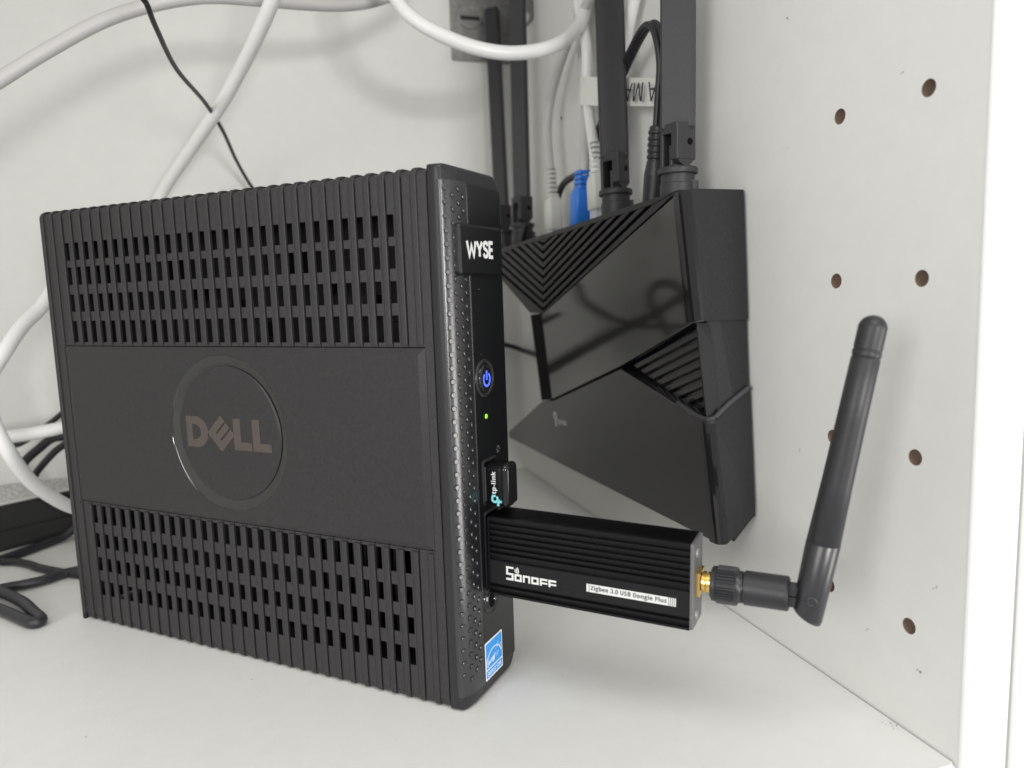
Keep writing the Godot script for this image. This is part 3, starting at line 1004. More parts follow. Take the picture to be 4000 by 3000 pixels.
	loft(st, [ring_at.call(28.9, 5.3, 5.25, -0.05), ring_at.call(29.2, 5.55, 5.5, -0.05), ring_at.call(50, 5.05, 5.0, 0), ring_at.call(72, 4.75, 4.7, 0), ring_at.call(93.3, 4.5, 4.5, 0), ring_at.call(93.6, 4.25, 4.25, 0), ring_at.call(94.0, 4.25, 4.25, 0), ring_at.call(94.3, 4.5, 4.5, 0), ring_at.call(95.9, 4.5, 4.5, 0), ring_at.call(96.2, 4.25, 4.25, 0), ring_at.call(96.6, 4.25, 4.25, 0), ring_at.call(96.9, 4.48, 4.48, 0)], true)
	obj("sleeve", st, M.rubber, t)
	st = begin()
	var tip := [ring_at.call(96.8, 4.46, 4.46, 0), ring_at.call(103.4, 4.42, 4.42, 0)]
	for i in range(1, 9):
		var a := PI / 2 * i / 8
		tip.append(ring_at.call(103.4 + sin(a) * 4.3, maxf(cos(a), 0.02) * 4.42, maxf(cos(a), 0.02) * 4.42, 0))
	loft(st, tip)
	obj("cap", st, M.rubber, t)

# ---- router space: a back along the case, b down its face, d into the case
const RT := Vector3(-34.7236, 212.9203, 339.4316)
const RA := Vector3(0.0, -0.0669, -0.9978)
const RB := Vector3(0.0772, -0.9948, 0.0667)
const RN := Vector3(0.9970, 0.0770, -0.0052)
func R(a: float, b: float, d := 0.0) -> Vector3:
	return RT + RA * a + RB * b + RN * d

func rpoly(list: Array) -> PackedVector2Array:
	var p := PackedVector2Array()
	for q in list:
		p.append(Vector2(q[0], q[1]))
	return p

# plate on the router's face: outline in (a, b), from depth d0 up to d1, with a small rounded arris
func rplate(st: SurfaceTool, list, d0: float, d1: float, edge := 0.35) -> void:
	var p: PackedVector2Array = list if list is PackedVector2Array else rpoly(list)
	# (a, b) with outward normal -RN: a x b points outwards
	prism(st, p, RT, RA, RB, -RN, [[0, -d0], [0, -d1 - edge], [edge, -d1]])

func router() -> void:
	var t := thing("router", "black angular wireless router hung on the right panel with chevron vents and four aerials", "router", R(160, 170, 10))
	off = R(160, 170, 10)
	var X := Vector3.RIGHT
	var Y := Vector3.UP
	var out_front := [[1.5, 0.4], [335, -12.5], [337, -2], [291, 19.2], [236.4, 46.2], [235, 114], [335, 148.6], [335, 155.2], [1.5, 169.2]]
	# body between the face and the wall
	var st := begin()
	var front := PackedVector3Array()
	var chamf := PackedVector3Array()
	var rear := PackedVector3Array()
	var poly := rpoly(out_front)
	if area(poly) < 0:
		poly.reverse()
	var ins := inset(poly, 1.6)
	for i in poly.size():
		front.append(R(ins[i].x, ins[i].y, 7.4))
		var c := R(poly[i].x, poly[i].y, 9.0)
		chamf.append(c)
		var w := R(poly[i].x, poly[i].y, 0)
		var lift := 12.0 if poly[i].y > 150 else 0.0
		rear.append(Vector3(-2.0, w.y + lift, w.z))
	var n := poly.size()
	for i in n:
		var j := (i + 1) % n
		quad(st, rear[i], rear[j], chamf[j], chamf[i])
		quad(st, chamf[i], chamf[j], front[j], front[i])
	for pair in [[ins, front, 1], [poly, rear, -1]]:
		var tr := Geometry2D.triangulate_polygon(pair[0])
		for i in range(0, tr.size(), 3):
			tri(st, pair[1][tr[i]], pair[1][tr[i + 1]], pair[1][tr[i + 2]])
	obj("body", st, M.router, t)
	# end walls: upper block, recessed waist and lower block with its slanted top
	var slab := func(called: String, pts: Array, m: Material) -> MeshInstance3D:   # pts: [a, b, d, wall_x or null] quads of an end block
		return null
	var end_block := func(called: String, top_b: float, top_back: float, low_b: float, low_lift: float, m: Material) -> MeshInstance3D:
		var s := begin()
		var f := []      # rounded vertical arris between face and end wall
		for k in 6:
			var an := PI / 2 * k / 5
			f.append(Vector2(4.0 - 4.0 * sin(an), 4.0 - 4.0 * cos(an)))      # (a, d)
		var rows := []
		for e in 2:
			var bb: float = top_b if e == 0 else low_b
			var wall := R(0, top_back if e == 0 else low_b, 0)
			var row := PackedVector3Array()
			row.append(R(9, bb, 9))
			row.append(R(9, bb, 0))
			for q in f:
				row.append(R(q.x, bb, q.y))
			row.append(Vector3(-2.0, wall.y + (low_lift if e == 1 else 0.0), wall.z))
			row.append(Vector3(-2.0, wall.y + (low_lift if e == 1 else 0.0), wall.z - 9))
			rows.append(row)
		s.set_smooth_group(5)
		for i in rows[0].size() - 1:
			if i == 1 or i >= rows[0].size() - 2 or i == 0 or i == 7:
				s.set_smooth_group(-1)
			else:
				s.set_smooth_group(5)
			quad(s, rows[0][i], rows[1][i], rows[1][i + 1], rows[0][i + 1])
		s.set_smooth_group(-1)
		for e in 2:
			var c: Vector3 = rows[e][0]
			for i in range(1, rows[e].size() - 1):
				tri(s, c, rows[e][i], rows[e][i + 1])
		return obj(called, s, m, t)
	end_block.call("upper_end", 0.0, 0.0, 61.4, 0.0, M.router)
	end_block.call("lower_end", 107.6, 93.4, 169.0, 12.6, M.router)
	# glossy arris strips
	for seg in [[0.5, 60.8], [110.0, 168.4]]:
		st = begin()
		var rs := []
		for b in seg:
			var v := PackedVector3Array()
			for q in [[6.2, 0.5], [6.2, -0.25], [3.6, -0.25], [2.1, 0.35], [0.9, 1.4], [0.1, 2.8], [-0.25, 4.6], [0.4, 4.6], [2.0, 2.0]]:
				v.append(R(q[0], b, q[1]))
			rs.append(v)
		loft(st, rs, false)
		obj("edge_trim", st, M.gloss, t)
	# waist
	st = begin()
	var w0 := R(2.2, 61.6, 1.5)
	var w1 := R(2.2, 107.0, 1.5)
	quad(st, w0, w1, Vector3(-6.4, 121, w1.z), Vector3(-6.4, 147, w0.z))
	quad(st, Vector3(-6.4, 147, w0.z), Vector3(-6.4, 121, w1.z), Vector3(-6.4, 121, w1.z - 8), Vector3(-6.4, 147, w0.z - 8))
	obj("waist_end", st, M.router, t)
	# glossy plate
	st = begin()
	rplate(st, [[4.2, 0.9], [4.2, 61.8], [88.2, 84.2], [209, 111.0], [209, 48.3]], 8.0, 0.0)
	obj("glossy_plate", st, M.router_gloss, t)
	st = begin()
	rplate(st, [[209.4, 48.2], [209.4, 111.6], [234.4, 113.8], [235.6, 47.2]], 8.0, 0.35, 0.5)
	obj("plate_flank", st, M.dark, t)
	# lower plate
	st = begin()
	rplate(st, [[88.0, 85.6], [4.0, 108.6], [4.0, 168.4], [334.4, 154.6], [334.4, 149.0], [232.6, 114.4], [209, 112.4]], 8.0, -0.2, 0.6)
	var low := obj("lower_plate", st, M.router_low, t)
	# lighter rounded lip over the lower block
	st = begin()
	tube(st, spline([R(26, 101.6, 0.7), R(14, 105.4, 0.5), R(6, 107.6, 0.7), R(2.2, 108.2, 2.2), R(0.4, 107.6, 5.0)], 5), 1.5, 10)
	tube(st, PackedVector3Array([R(0.4, 107.6, 5.0), Vector3(-14, 112.5, 346.2), Vector3(-2.6, 119.6, 345.9)]), 1.5, 10)
	obj("lip", st, M.blade, t)
	# faint mark on the lower plate
	st = begin()
	var mk := func(poly: PackedVector2Array) -> void:
		prism(st, poly, R(208.5, 123.6, -0.22), -RA, -RB, -RN, [[0, 0], [0, 0.1]])
	mk.call(ribbon(arc(Vector2(2.4, 0), 2.4, -60, 230, 14), 2.1))
	mk.call(PackedVector2Array([Vector2(1.2, -7.4), Vector2(3.8, -7.4), Vector2(3.6, -2.2), Vector2(1.0, -2.2)]))
	obj("emblem", st, M.print, low)
	text("lettering", "tp-link", low, R(193.0, 127.2, -0.3) - off, -RA, -RB, 17.0, 5.4, 0.08, M.print)
	# triangular side grille: floor and slats
	st = begin()
	var tf := [R(3.0, 62.6, 7.3), R(3.0, 107.2, 7.3), R(86.0, 85.2, 7.3)]
	tri(st, tf[0], tf[2], tf[1])
	quad(st, R(4.4, 62, 0.4), R(88, 84.6, 0.4), tf[2], tf[0])
	quad(st, R(88, 85.2, 0.4), R(4.4, 108.2, 0.4), tf[1], tf[2])
	var gr := obj("side_grille", st, M.gloss, t)
	for i in 9:
		# slats run parallel to the upper rim of the triangle, from the near post to the lower rim
		var b0 := 65.6 + i * 4.9
		var a0 := 7.5
		var f := func(b: float) -> float: return (105.2 - b) / (105.2 - 66.0)
		var fa := clampf(f.call(b0), 0.0, 1.0)
		var a1 := lerpf(9.0, 76.0, fa)
		if a1 - a0 < 4:
			continue
		var sl := 0.255
		st = begin()
		rplate(st, [[a0, b0], [a0, b0 + 2.7], [a1 - 1.5, b0 + 2.7 + (a1 - a0) * sl], [a1 + 3.0, b0 + 0.6 + (a1 - a0) * sl]], 7.2, 4.6, 0.3)
		obj("slat", st, M.router_low, gr)
	st = begin()
	rplate(st, [[2.6, 62.4], [2.6, 107.6], [7.0, 106.6], [7.0, 63.6]], 8.0, 3.0, 1.2)
	obj("post", st, M.router, gr)
	# chevron vent
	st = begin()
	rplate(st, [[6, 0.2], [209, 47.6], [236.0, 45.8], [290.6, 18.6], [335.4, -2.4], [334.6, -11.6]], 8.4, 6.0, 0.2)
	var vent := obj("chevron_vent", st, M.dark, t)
	var ra := [29.4, 47.0, 64.4, 81.5, 99.1, 116.3, 132.9, 150.7, 167.7]
	var rb := [1.6, 1.0, 0.4, -0.2, -0.7, -1.3, -1.9, -2.6, -3.2]
	var la := [322.0, 315.0, 299.0, 282.0, 266.0, 249.0, 232.0, 216.0, 203.0]
	var lb := [1.2, -4.6, -6.0, -6.2, -6.4, -6.6, -6.2, -5.4, -4.2]
	var apx := func(i: float) -> Vector2: return Vector2(lerpf(207.6, 191.2, i / 8.0), lerpf(46.0, 0.6, i / 8.0))
	var pt := func(i: float, which: int) -> Vector2:
		var k := int(floor(minf(i, 7.0)))
		var fr := i - k
		if which == 1:
			return apx.call(i)
		if which == 0:
			return Vector2(lerpf(ra[k], ra[k + 1], fr), lerpf(rb[k], rb[k + 1], fr))
		return Vector2(lerpf(la[k], la[k + 1], fr), lerpf(lb[k], lb[k + 1], fr))
	for i in 8:
		st = begin()
		rplate(st, PackedVector2Array([pt.call(i + 0.42, 0), pt.call(i + 0.42, 1), pt.call(i + 0.42, 2), pt.call(i + 1.0, 2), pt.call(i + 1.0, 1), pt.call(i + 1.0, 0)]), 7.0, 0.7, 0.3)
		obj("fin", st, M.router, vent)
	st = begin()
	rplate(st, PackedVector2Array([pt.call(8.4, 0), pt.call(8.4, 1), pt.call(8.4, 2)]), 7.0, 0.7, 0.3)
	rplate(st, PackedVector2Array([Vector2(5.6, 0.0), Vector2(208.6, 47.4), Vector2(236.2, 45.8), Vector2(290.8, 18.4), Vector2(335.6, -2.6), pt.call(0, 2), pt.call(0, 1), pt.call(0, 0)]), 7.0, 0.5, 0.3)
	var top := PackedVector2Array([Vector2(5.6, -0.4), pt.call(0, 0)])
	for i in 9:
		top.append(pt.call(float(i), 0))
	for i in range(8, -1, -1):
		top.append(pt.call(float(i), 2))
	top.append(Vector2(336.0, -3.2))
	top.append(Vector2(334.8, -12.2))
	var clean := PackedVector2Array()
	for q in top:
		if clean.is_empty() or clean[-1].distance_to(q) > 0.1:
			clean.append(q)
	rplate(st, clean, 7.0, 0.5, 0.2)
	obj("vent_frame", st, M.router, vent)
	# ---- four fixed aerials
	for a in [[Vector3(-22, 213, 313.4), Vector3(0, 1, 0.012), 0.66, 16.6], [Vector3(-22, 212, 243.2), Vector3(0, 1, -0.045), 0.30, 16.4], [Vector3(-22, 209, 69.6), Vector3(0, 1, 0.018), 0.55, 13.2], [Vector3(-23, 208, 18.5), Vector3(0.0, 1, -0.055), 0.55, 12.4]]:
		aerial(t, a[0], a[1], a[2], a[3])
	# power switch nib on the rear edge
	st = begin()
	box(st, R(268, -14, 6), R(272, -10, 12))
	tube(st, PackedVector3Array([R(262, -10, 10), R(246, -23, 10)]), 2.2, 8)
	obj("strain_relief", st, M.brick, t)
	off = Vector3.ZERO

func aerial(t: Node3D, at: Vector3, dir: Vector3, yaw: float, width: float) -> void:
	var keep := off
	off = Vector3.ZERO
	var root := Node3D.new()
	root.name = numbered(t, "aerial")
	t.add_child(root, true)
	root.position = (at - keep) * S
	var y := dir.normalized()
	# the flat side of the blade looks along z of this frame
	var z := Vector3(-sin(yaw), 0, cos(yaw))
	z = (z - y * z.dot(y)).normalized()
	root.basis = Basis(y.cross(z), y, z)
	var Y := Vector3.UP
	var w := width
	var st := begin()
	lathe(st, Vector3(0, -2, 0), Y, [[0, 8.7], [8, 8.7], [8.4, 8.2], [12.4, 8.2]], 36, false)
	box(st, Vector3(5, -2, -4), Vector3(9.6, 7, 4))
	obj("socket", st, M.blade, root)
	st = begin()
	lathe(st, Vector3(0, 10.4, 0), Y, [[0, 9.4], [0.5, 9.8], [2.6, 9.8], [3.2, 9.3]], 36, false)
	obj("collar", st, M.blade, root)
	# knuckle: open window on one side, pivot on the other
	var h := Basis(Vector3.UP, -0.72)
	var hb := func(st: SurfaceTool, a: Vector3, b: Vector3) -> void:
		var lo := Vector3(minf(a.x, b.x), minf(a.y, b.y), minf(a.z, b.z))
		var hi := Vector3(maxf(a.x, b.x), maxf(a.y, b.y), maxf(a.z, b.z))
		prism(st, rrect(hi.x - lo.x, hi.z - lo.z, 0.5, 2, Vector2((lo.x + hi.x) / 2, -(lo.z + hi.z) / 2)), Vector3(0, lo.y, 0), h.x, -h.z, Vector3.UP, [[0.25, 0], [0, 0.25], [0, hi.y - lo.y - 0.25], [0.25, hi.y - lo.y]])
	st = begin()
	hb.call(st, Vector3(1.9, 17.0, -6), Vector3(6.3, 34.6, 6))
	hb.call(st, Vector3(-6.3, 13.4, -6), Vector3(-4.4, 34, 6))
	hb.call(st, Vector3(-4.5, 29.6, -6), Vector3(2.0, 34.3, 6))
	lathe(st, h * Vector3(1.9, 19.6, 0), h.x, [[0, 5.6], [4.2, 5.6]], 20)
	obj("knuckle", st, M.blade, root)
	st = begin()
	hb.call(st, Vector3(0.2, 13.2, 3.2), Vector3(1.9, 24, 5.8))
	hb.call(st, Vector3(-4.5, 13.2, -5), Vector3(5, 14.6, 5.8))
	obj("fork", st, M.blade, root)
	st = begin()
	hb.call(st, Vector3(-4.4, 14.6, -5.8), Vector3(1.9, 29.6, 0.5))
	obj("hinge_core", st, M.dark, root)
	st = begin()
	lathe(st, h * Vector3(6.3, 25.5, -2.2), h.x, [[0, 1.7], [0.1, 1.7]], 16)
	obj("pivot_hole", st, M.dark, root)
	st = begin()
	var sec := PackedVector2Array([Vector2(-w / 2, -1.6), Vector2(-w / 2 + 1.0, -2.6), Vector2(w / 2 - 1.8, -3.4), Vector2(w / 2, -2.2), Vector2(w / 2, 2.0), Vector2(w / 2 - 1.2, 3.0), Vector2(-w / 2 + 1.2, 3.0), Vector2(-w / 2, 2.0)])
	prism(st, sec, Vector3(0, 30.4, 0), Vector3.RIGHT, Vector3.FORWARD, Vector3.UP, [[1.6, 0], [0, 2.4], [0, 168], [1.0, 170.8]])
	obj("blade", st, M.blade, root)
	off = keep

func cable_thing(called: String, label: String, path: Array, r: float, m: Material, group := "", category := "cable") -> Node3D:
	var at: Vector3 = path[path.size() / 2]
	var t := thing(called, label, category, at, group)
	off = at
	var st := begin()
	tube(st, spline(path, 9), r, 18)
	obj("cord", st, m, t)
	off = Vector3.ZERO
	return t

func plug(t: Node3D, at: Vector3, dir: Vector3, m: Material, h := 22.0, clear := true) -> void:
	off = t.position / S
	var y := dir.normalized()
	var z := Vector3.LEFT
	z = (z - y * z.dot(y)).normalized()
	var x := y.cross(z)
	var st := begin()
	prism(st, rrect(9.6, 12.0, 1.6, 4), at, z, x, y, [[0.6, 0], [0, 0.8], [0, h - 5], [0.9, h - 1.4], [2.0, h]], true)
	obj("hood", st, m, t)
	st = begin()
	for i in 6:
		prism(st, rrect(7.6 - i * 0.35, 8.4 - i * 0.4, 1.6, 4), at + y * (h + i * 3.3), z, x, y, [[0.3, 0], [0, 0.3], [0, 1.5], [0.3, 1.8]])
	var relief := obj("strain_relief", st, m, t)
	st = begin()
	prism(st, rrect(5.4, 6.0, 1.6, 4), at + y * h, z, x, y, [[0, 0], [0, 19.6]])
	obj("relief_core", st, M.plug_core, relief)
	if clear:
		st = begin()
		box(st, at - y * 7 - x * 5 - z * 3.6, at + x * 5 + z * 3.6)
		obj("connector", st, M.clear, t)
	off = Vector3.ZERO

func router_cables() -> void:
	var t := cable_thing("network_cable", "off-white network cable in the router's rearmost socket beside the blue plug", [Vector3(-19, 228, 131.8), Vector3(-19, 248.7, 128.6), Vector3(-19, 267.5, 125.2), Vector3(-18, 286.4, 121.3), Vector3(-16, 305.7, 123.8), Vector3(-12, 326.5, 132.8), Vector3(-10, 340.9, 148.2), Vector3(-10, 352.2, 177.8), Vector3(-10, 366, 200), Vector3(-9, 451, 214)], 3.3, M.cable_grey, "network cables of the router")
	plug(t, Vector3(-19, 212, 132.4), Vector3(0, 1, -0.05), M.plug, 24)
	t = cable_thing("network_cable", "white network cable with flag label in the socket beside the second aerial", [Vector3(-19, 232, 209.6), Vector3(-19, 252.8, 206.7), Vector3(-15, 271.4, 192.9), Vector3(-12, 290.1, 181.9), Vector3(-11, 308.7, 178.8), Vector3(-11, 326.3, 178.8), Vector3(-11, 342.5, 173.3), Vector3(-11, 366, 166), Vector3(-11, 451, 160)], 3.4, M.cable, "network cables of the router")
	plug(t, Vector3(-19, 218, 210.4), Vector3(0, 1, -0.07), M.plug, 22)
	# flag label folded round the cable
	off = t.position / S
	var st := begin()
	var a := Vector3(-12, 308.8, 172.0)
	var b := Vector3(-12, 290.6, 171.0)
	var c := Vector3(-12, 265.1, 277.0)
	var d := Vector3(-12, 279.7, 277.2)
	var nn := Vector3(-0.35, 0, 0)
	var pa := []
	for i in 13:
		var f := i / 12.0
		var bow := Vector3(-3.8 * exp(-pow((f - 0.09) / 0.07, 2.0)) - 1.2 * sin(f * 5.0), 0, 0)
		pa.append([a.lerp(d, f) + bow, b.lerp(c, f) + bow])
	st.set_smooth_group(2)
	for i in 12:
		quad(st, pa[i][1] + nn, pa[i + 1][1] + nn, pa[i + 1][0] + nn, pa[i][0] + nn)
	for i in 12:
		quad(st, pa[i][0], pa[i + 1][0], pa[i + 1][1], pa[i][1])
	st.set_smooth_group(-1)
	var flag := obj("flag_label", st, M.tape, t)
	var along := (c - b).normalized()
	var tx := -along
	var ty := Vector3(0, -1, 0)
	ty = (ty - tx * ty.dot(tx)).normalized()
	text("lettering", "A MAI", flag, Vector3(-14.2, 277.6, 256.5) - off, tx, ty, 45.0, 9.8, 0.15, M.ink, false)
	off = Vector3.ZERO
	t = cable_thing("network_cable", "grey network cable with bright blue plug in the router's middle socket", [Vector3(-19, 236, 186.0), Vector3(-18, 250, 188.2), Vector3(-12, 268, 176), Vector3(-9, 289.6, 170.6), Vector3(-8, 315, 166), Vector3(-8, 350, 160), Vector3(-8, 372, 158), Vector3(-8, 451, 150)], 3.2, M.cable_grey, "network cables of the router")
	off = t.position / S
	st = begin()
	prism(st, rrect(13.0, 13.0, 2.4, 4), Vector3(-19, 210, 182.6), Vector3.LEFT, Vector3.FORWARD, Vector3(0, 1, 0.12).normalized(), [[0.6, 0], [0, 0.8], [0, 20], [1.6, 24]], true)
	obj("hood", st, M.plug_blue, t)
	st = begin()
	for i in 4:
		prism(st, rrect(9.6, 9.8 - 0.2 * i, 2.2, 4), Vector3(-19, 233.6 + i * 3.1, 186.0 + i * 0.4), Vector3.LEFT, Vector3.FORWARD, Vector3(0, 1, 0.1).normalized(), [[0.3, 0], [0, 0.4], [0, 2.0], [0.4, 2.3]])
	var blue_relief := obj("strain_relief", st, M.plug_blue, t)
	st = begin()
	prism(st, rrect(8.0, 8.0, 2.0, 4), Vector3(-19, 233, 185.8), Vector3.LEFT, Vector3.FORWARD, Vector3(0, 1, 0.1).normalized(), [[0, 0], [0, 12.6]])
	obj("relief_core", st, M.blue_core, blue_relief)
	off = Vector3.ZERO
	cable_thing("network_cable", "white cable running up the right panel between the two nearest aerials", [Vector3(-8, 451, 280), Vector3(-8, 366, 262), Vector3(-8, 339.2, 245.8), Vector3(-8, 326.9, 237.5), Vector3(-8, 315, 230.5), Vector3(-8, 300.4, 225.6), Vector3(-8, 280.9, 220.7), Vector3(-8, 256, 216), Vector3(-8, 214, 212)], 3.8, M.cable, "network cables of the router")
	# power lead of the router: twin flex and moulded plug
	var pw := [Vector3(-19, 250, 289.3), Vector3(-19, 268, 292.2), Vector3(-19, 281.6, 294.0), Vector3(-20, 292.4, 293.4), Vector3(-20, 301.0, 288.6), Vector3(-19, 305.6, 279.4), Vector3(-16, 304.8, 263.1), Vector3(-14, 296.5, 242.4), Vector3(-12, 286.3, 222.1), Vector3(-10, 270, 196), Vector3(-9, 255, 170)]
	t = thing("power_lead", "black twin power lead looping over into the router behind the nearest aerial", "cable", pw[5])
	off = pw[5]
	for s in [-1.35, 1.35]:
		var path := []
		for q in pw:
			path.append(q + Vector3(s * 0.75, 0, s))
		st = begin()
		tube(st, spline(path, 9), 1.9, 14)
		obj("core", st, M.rubber, t)
	st = begin()
	lathe(st, Vector3(-19, 212, 282.6), Vector3(0, 1, 0.16), [[0, 6.0], [16, 6.0], [20, 5.4], [23, 4.9], [23.2, 4.6], [40, 4.6], [40.6, 4.0]], 24, false)
	var pp := obj("moulded_plug", st, M.rubber, t)
	st = begin()
	for i in 5:
		lathe(st, Vector3(-19, 212, 282.6) + Vector3(0, 1, 0.16).normalized() * (24.0 + i * 3.1), Vector3(0, 1, 0.16), [[0, 4.9], [0.3, 5.2], [1.6, 5.2], [1.9, 4.9]], 20)
	obj("grip_ring", st, M.rubber, pp)
	off = Vector3.ZERO
	cable_thing("black_lead", "short black lead curving down behind the blue plug", [Vector3(-10, 247, 198), Vector3(-12, 246.7, 177.2), Vector3(-13, 246.3, 157), Vector3(-14, 243.4, 140.1), Vector3(-14, 234.4, 128.1), Vector3(-14, 216, 121)], 2.4, M.cord)

func white_cables() -> void:
	cable_thing("white_cable", "thick white cable hanging in a U across the top before the rear aerials", [Vector3(-143, 451, 136), Vector3(-142, 392, 140), Vector3(-139.6, 373.4, 150), Vector3(-132.5, 351.6, 165), Vector3(-125.6, 339.2, 172), Vector3(-111.3, 328.5, 178), Vector3(-88.3, 319.7, 182), Vector3(-64, 317.1, 184), Vector3(-38.1, 322.3, 184), Vector3(-19, 335.1, 180), Vector3(-8, 353.4, 172), Vector3(-5, 375, 165), Vector3(-4.6, 410, 160), Vector3(-4.6, 451, 158)], 4.4, M.cable, "white cables of the cupboard")
	cable_thing("white_cable", "thick white cable entering at the left edge and arching along the top", [Vector3(-395, 245, 185), Vector3(-364.4, 279.4, 170), Vector3(-350.5, 291.6, 165), Vector3(-328.1, 309.3, 160), Vector3(-299.3, 329, 155), Vector3(-272.3, 341.8, 150), Vector3(-244.1, 349.1, 148), Vector3(-215, 352.8, 140), Vector3(-186.9, 356.2, 130), Vector3(-160.5, 360.2, 122), Vector3(-135.9, 367, 118), Vector3(-113.9, 379, 115), Vector3(-94.4, 396, 110), Vector3(-84, 451, 108)], 4.0, M.cable_grey, "white cables of the cupboard")
	cable_thing("white_cable", "straight white cable slanting down from the top to behind the computer", [Vector3(-178, 451, 204), Vector3(-190, 380, 196), Vector3(-198.6, 356.2, 190), Vector3(-205.5, 340.3, 180), Vector3(-215, 326.5, 160), Vector3(-229, 310.6, 130), Vector3(-244.2, 293.9, 105), Vector3(-266.6, 273.5, 70), Vector3(-288.3, 250.4, 45), Vector3(-300, 228, 38), Vector3(-306, 190, 34)], 4.3, M.cable, "white cables of the cupboard")
	cable_thing("white_cable", "white cable looping out to the left behind the computer's rear edge", [Vector3(-322, 205, 95), Vector3(-341.2, 190.4, 110), Vector3(-351.6, 169.2, 130), Vector3(-358.6, 158.4, 145), Vector3(-364.6, 144.6, 160), Vector3(-372, 127.2, 170), Vector3(-370.1, 107.6, 175), Vector3(-366.1, 88.9, 170), Vector3(-363.7, 67.6, 150), Vector3(-358.3, 50.8, 130), Vector3(-351.4, 37, 110), Vector3(-338.8, 26.8, 95), Vector3(-310, 18, 84)], 4.1, M.cable, "white cables of the cupboard")
	cable_thing("white_cable", "bright white cable lying level above the power brick at the left edge", [Vector3(-460, 72, 64), Vector3(-422.9, 76.1, 60), Vector3(-404.4, 79.4, 60), Vector3(-385.7, 80.8, 60), Vector3(-366.5, 83.3, 60), Vector3(-340.3, 86.9, 60), Vector3(-300, 90, 58)], 4.6, M.cable, "white cables of the cupboard")

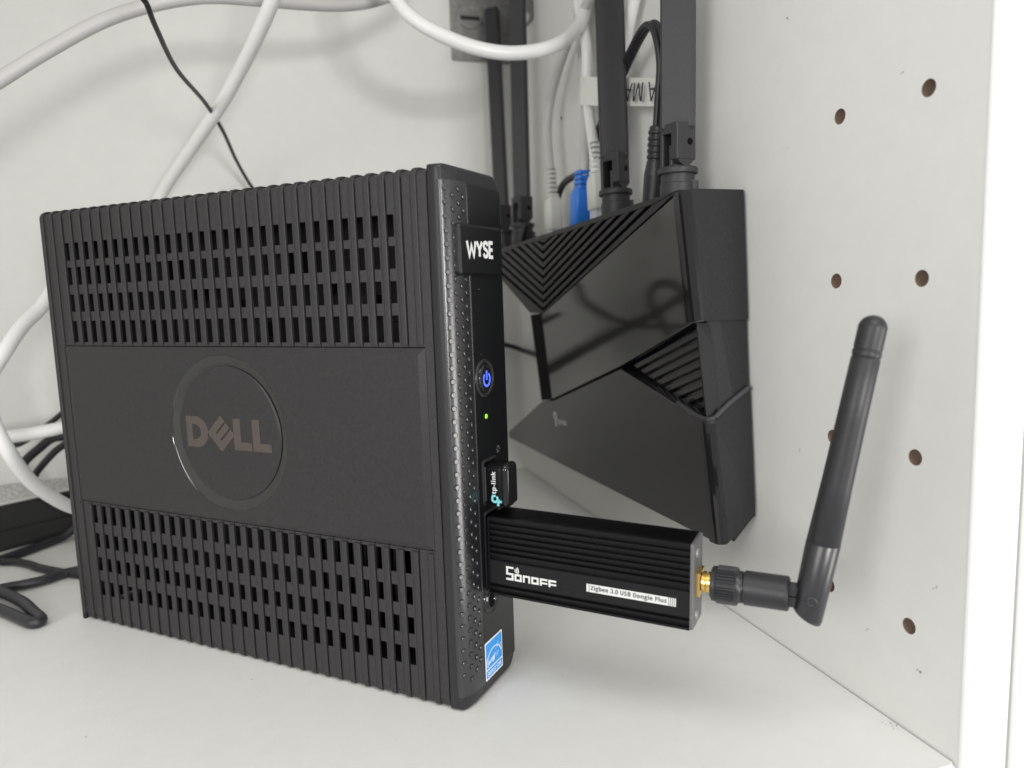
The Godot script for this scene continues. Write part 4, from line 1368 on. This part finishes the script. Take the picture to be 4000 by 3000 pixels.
func dark_cables() -> void:
	cable_thing("thin_cable", "thin black cable falling from the top left to behind the computer", [Vector3(-276, 451, 272), Vector3(-270, 350, 268), Vector3(-265.2, 311, 262), Vector3(-263.1, 304.9, 255), Vector3(-262.4, 301.5, 235), Vector3(-260, 297.9, 180), Vector3(-250.7, 294.9, 120), Vector3(-243.2, 286, 80), Vector3(-237.7, 274.1, 40), Vector3(-230.4, 260.9, 15), Vector3(-218.3, 240, 4), Vector3(-210, 190, -4)], 1.3, M.cord)
	# power brick behind the computer
	var bp := Vector3(-405, 0, 30)
	var t := thing("power_brick", "black power supply brick with grey printed label behind the computer's rear edge", "power supply", bp)
	t.rotation.y = 0.62
	var st := begin()
	prism(st, rrect(120, 66, 5, 4), Vector3(0, 0.2, -7), Vector3.RIGHT, Vector3.FORWARD, Vector3.UP, [[1.2, 0], [0, 1.2], [0, 14], [0.7, 14.3], [0.7, 15], [0, 15.3], [0, 30], [1.6, 32]])
	obj("body", st, M.brick, t)
	st = begin()
	prism(st, rrect(110, 59, 2, 3), Vector3(0, 32.2, -7), Vector3.RIGHT, Vector3.FORWARD, Vector3.UP, [[0, 0], [0, 0.35]])
	var lab := obj("label", st, M.brick_label, t)
	st = begin()
	for r in 9:
		var x := -50.0
		while x < 46.0:
			var w := rng.randf_range(2.0, 7.0)
			box(st, Vector3(x, 32.55, -33 + r * 5.6), Vector3(x + w, 32.62, -31 + r * 5.6))
			x += w + rng.randf_range(1.0, 2.4)
	obj("fine_print", st, M.steel, lab).set_meta("kind", "stuff")
	cable_thing("black_lead", "black cord slanting up to the computer under the bright white cable", [Vector3(-372, 27, 50), Vector3(-382.1, 32.1, 44), Vector3(-393.4, 41.9, 40), Vector3(-399.2, 51.6, 42), Vector3(-394.9, 59.5, 46), Vector3(-385, 67.8, 50), Vector3(-374.9, 75.2, 55), Vector3(-365.5, 77.1, 60), Vector3(-348.3, 77.3, 65), Vector3(-310, 70, 80)], 3.1, M.cord, "black cords behind the computer")
	cable_thing("black_lead", "thinner black cord slanting beside the computer's rear edge above the brick", [Vector3(-364, 24, 54), Vector3(-374.4, 28, 50), Vector3(-384.5, 37.2, 48), Vector3(-388.8, 48, 52), Vector3(-376.5, 62.5, 60), Vector3(-366.5, 70.8, 65), Vector3(-355.4, 75.2, 70), Vector3(-320, 78, 90)], 2.4, M.cord, "black cords behind the computer")
	cable_thing("black_lead", "black cord crossing behind the bright white cable at the left edge", [Vector3(-430, 64, 20), Vector3(-414.6, 66.6, 20), Vector3(-402.9, 68.8, 20), Vector3(-384.4, 81.6, 15), Vector3(-374.5, 89.9, 10), Vector3(-355, 104, 4), Vector3(-320, 110, 0)], 2.0, M.cord, "black cords behind the computer")
	cable_thing("black_lead", "black cord lying in front of the power brick along its foot", [Vector3(-424, 3.2, 112), Vector3(-413.3, 3.2, 103.3), Vector3(-402.1, 3.2, 93.1), Vector3(-391.2, 3.2, 79.3), Vector3(-379.5, 3.4, 64.5), Vector3(-370.1, 6, 56.6), Vector3(-355, 20, 50), Vector3(-330, 30, 60)], 3.0, M.cord, "black cords behind the computer")
	cable_thing("black_lead", "black cord running level over the shelf to the foot of the computer", [Vector3(-420, 3.0, 168), Vector3(-395, 3.0, 160), Vector3(-383.8, 3.4, 153), Vector3(-373.2, 3.6, 151.2), Vector3(-362.8, 3.4, 146.8), Vector3(-354.1, 3.2, 139), Vector3(-343, 3.2, 135.6), Vector3(-315, 3.2, 132)], 2.9, M.rubber, "black cords behind the computer")
	cable_thing("black_lead", "black cord doubled back in a narrow loop on the shelf at the left edge", [Vector3(-425, 3.2, 158), Vector3(-403.1, 7.0, 157.2), Vector3(-390.6, 8.6, 158.3), Vector3(-376.7, 6.5, 169.8), Vector3(-363, 4.6, 184.6), Vector3(-353, 3.4, 200.7), Vector3(-347.2, 3.2, 210.8), Vector3(-349.4, 3.2, 214.3), Vector3(-354.8, 3.2, 209.5), Vector3(-365.9, 3.2, 196), Vector3(-375.4, 3.2, 185), Vector3(-392.1, 3.2, 167.4), Vector3(-420, 3.2, 145)], 3.1, M.rubber, "black cords behind the computer")
	cable_thing("black_lead", "flat black cord fanning out under the others beside the computer's foot", [Vector3(-400, 2.6, 96), Vector3(-391.2, 2.6, 100.2), Vector3(-381, 2.6, 109), Vector3(-372.6, 2.6, 119), Vector3(-357.2, 2.6, 133), Vector3(-343.6, 2.6, 143), Vector3(-320, 2.6, 150)], 2.5, M.cord, "black cords behind the computer")
	cable_thing("black_lead", "black cord showing in the gap between the computer and the router", [Vector3(-90, 138, 20), Vector3(-50, 127, 12), Vector3(-29.4, 122.7, 8), Vector3(-20.4, 120.5, 6), Vector3(-9.5, 116.9, 5), Vector3(-5, 114.5, 14), Vector3(-4.5, 113.5, 40), Vector3(-4.5, 112, 80)], 2.2, M.cord, "black cords behind the computer")
	# cords of the computer's rear, seen only as reflections in the router
	cable_thing("black_lead", "black cord hanging from the computer's back, mirrored in the router's glossy plate", [Vector3(-116, 198, 8), Vector3(-113, 167, 10), Vector3(-117, 157, 10), Vector3(-121, 144, 10), Vector3(-133, 132, 10), Vector3(-148, 121, 10), Vector3(-170, 110, 14), Vector3(-200, 104, 30), Vector3(-225, 100, 60)], 2.6, M.cord, "black cords behind the computer")
	cable_thing("black_lead", "thick black cord rising along the back panel, mirrored in the router's glossy plate", [Vector3(-40, 70, 4), Vector3(-62, 85, 8), Vector3(-73, 88, 10), Vector3(-106, 98, 12), Vector3(-146, 110, 18), Vector3(-182, 120, 26), Vector3(-205, 132, 40), Vector3(-225, 140, 70)], 4.2, M.cord, "black cords behind the computer")
	cable_thing("black_lead", "black cord coiled close to the computer's back, mirrored in the router's glossy plate", [Vector3(-197, 80, 24), Vector3(-190, 105, 26), Vector3(-178, 128, 28), Vector3(-180, 142, 28), Vector3(-192, 147, 28), Vector3(-207, 140, 30), Vector3(-214, 120, 34), Vector3(-212, 95, 40)], 4.0, M.cord, "black cords behind the computer")
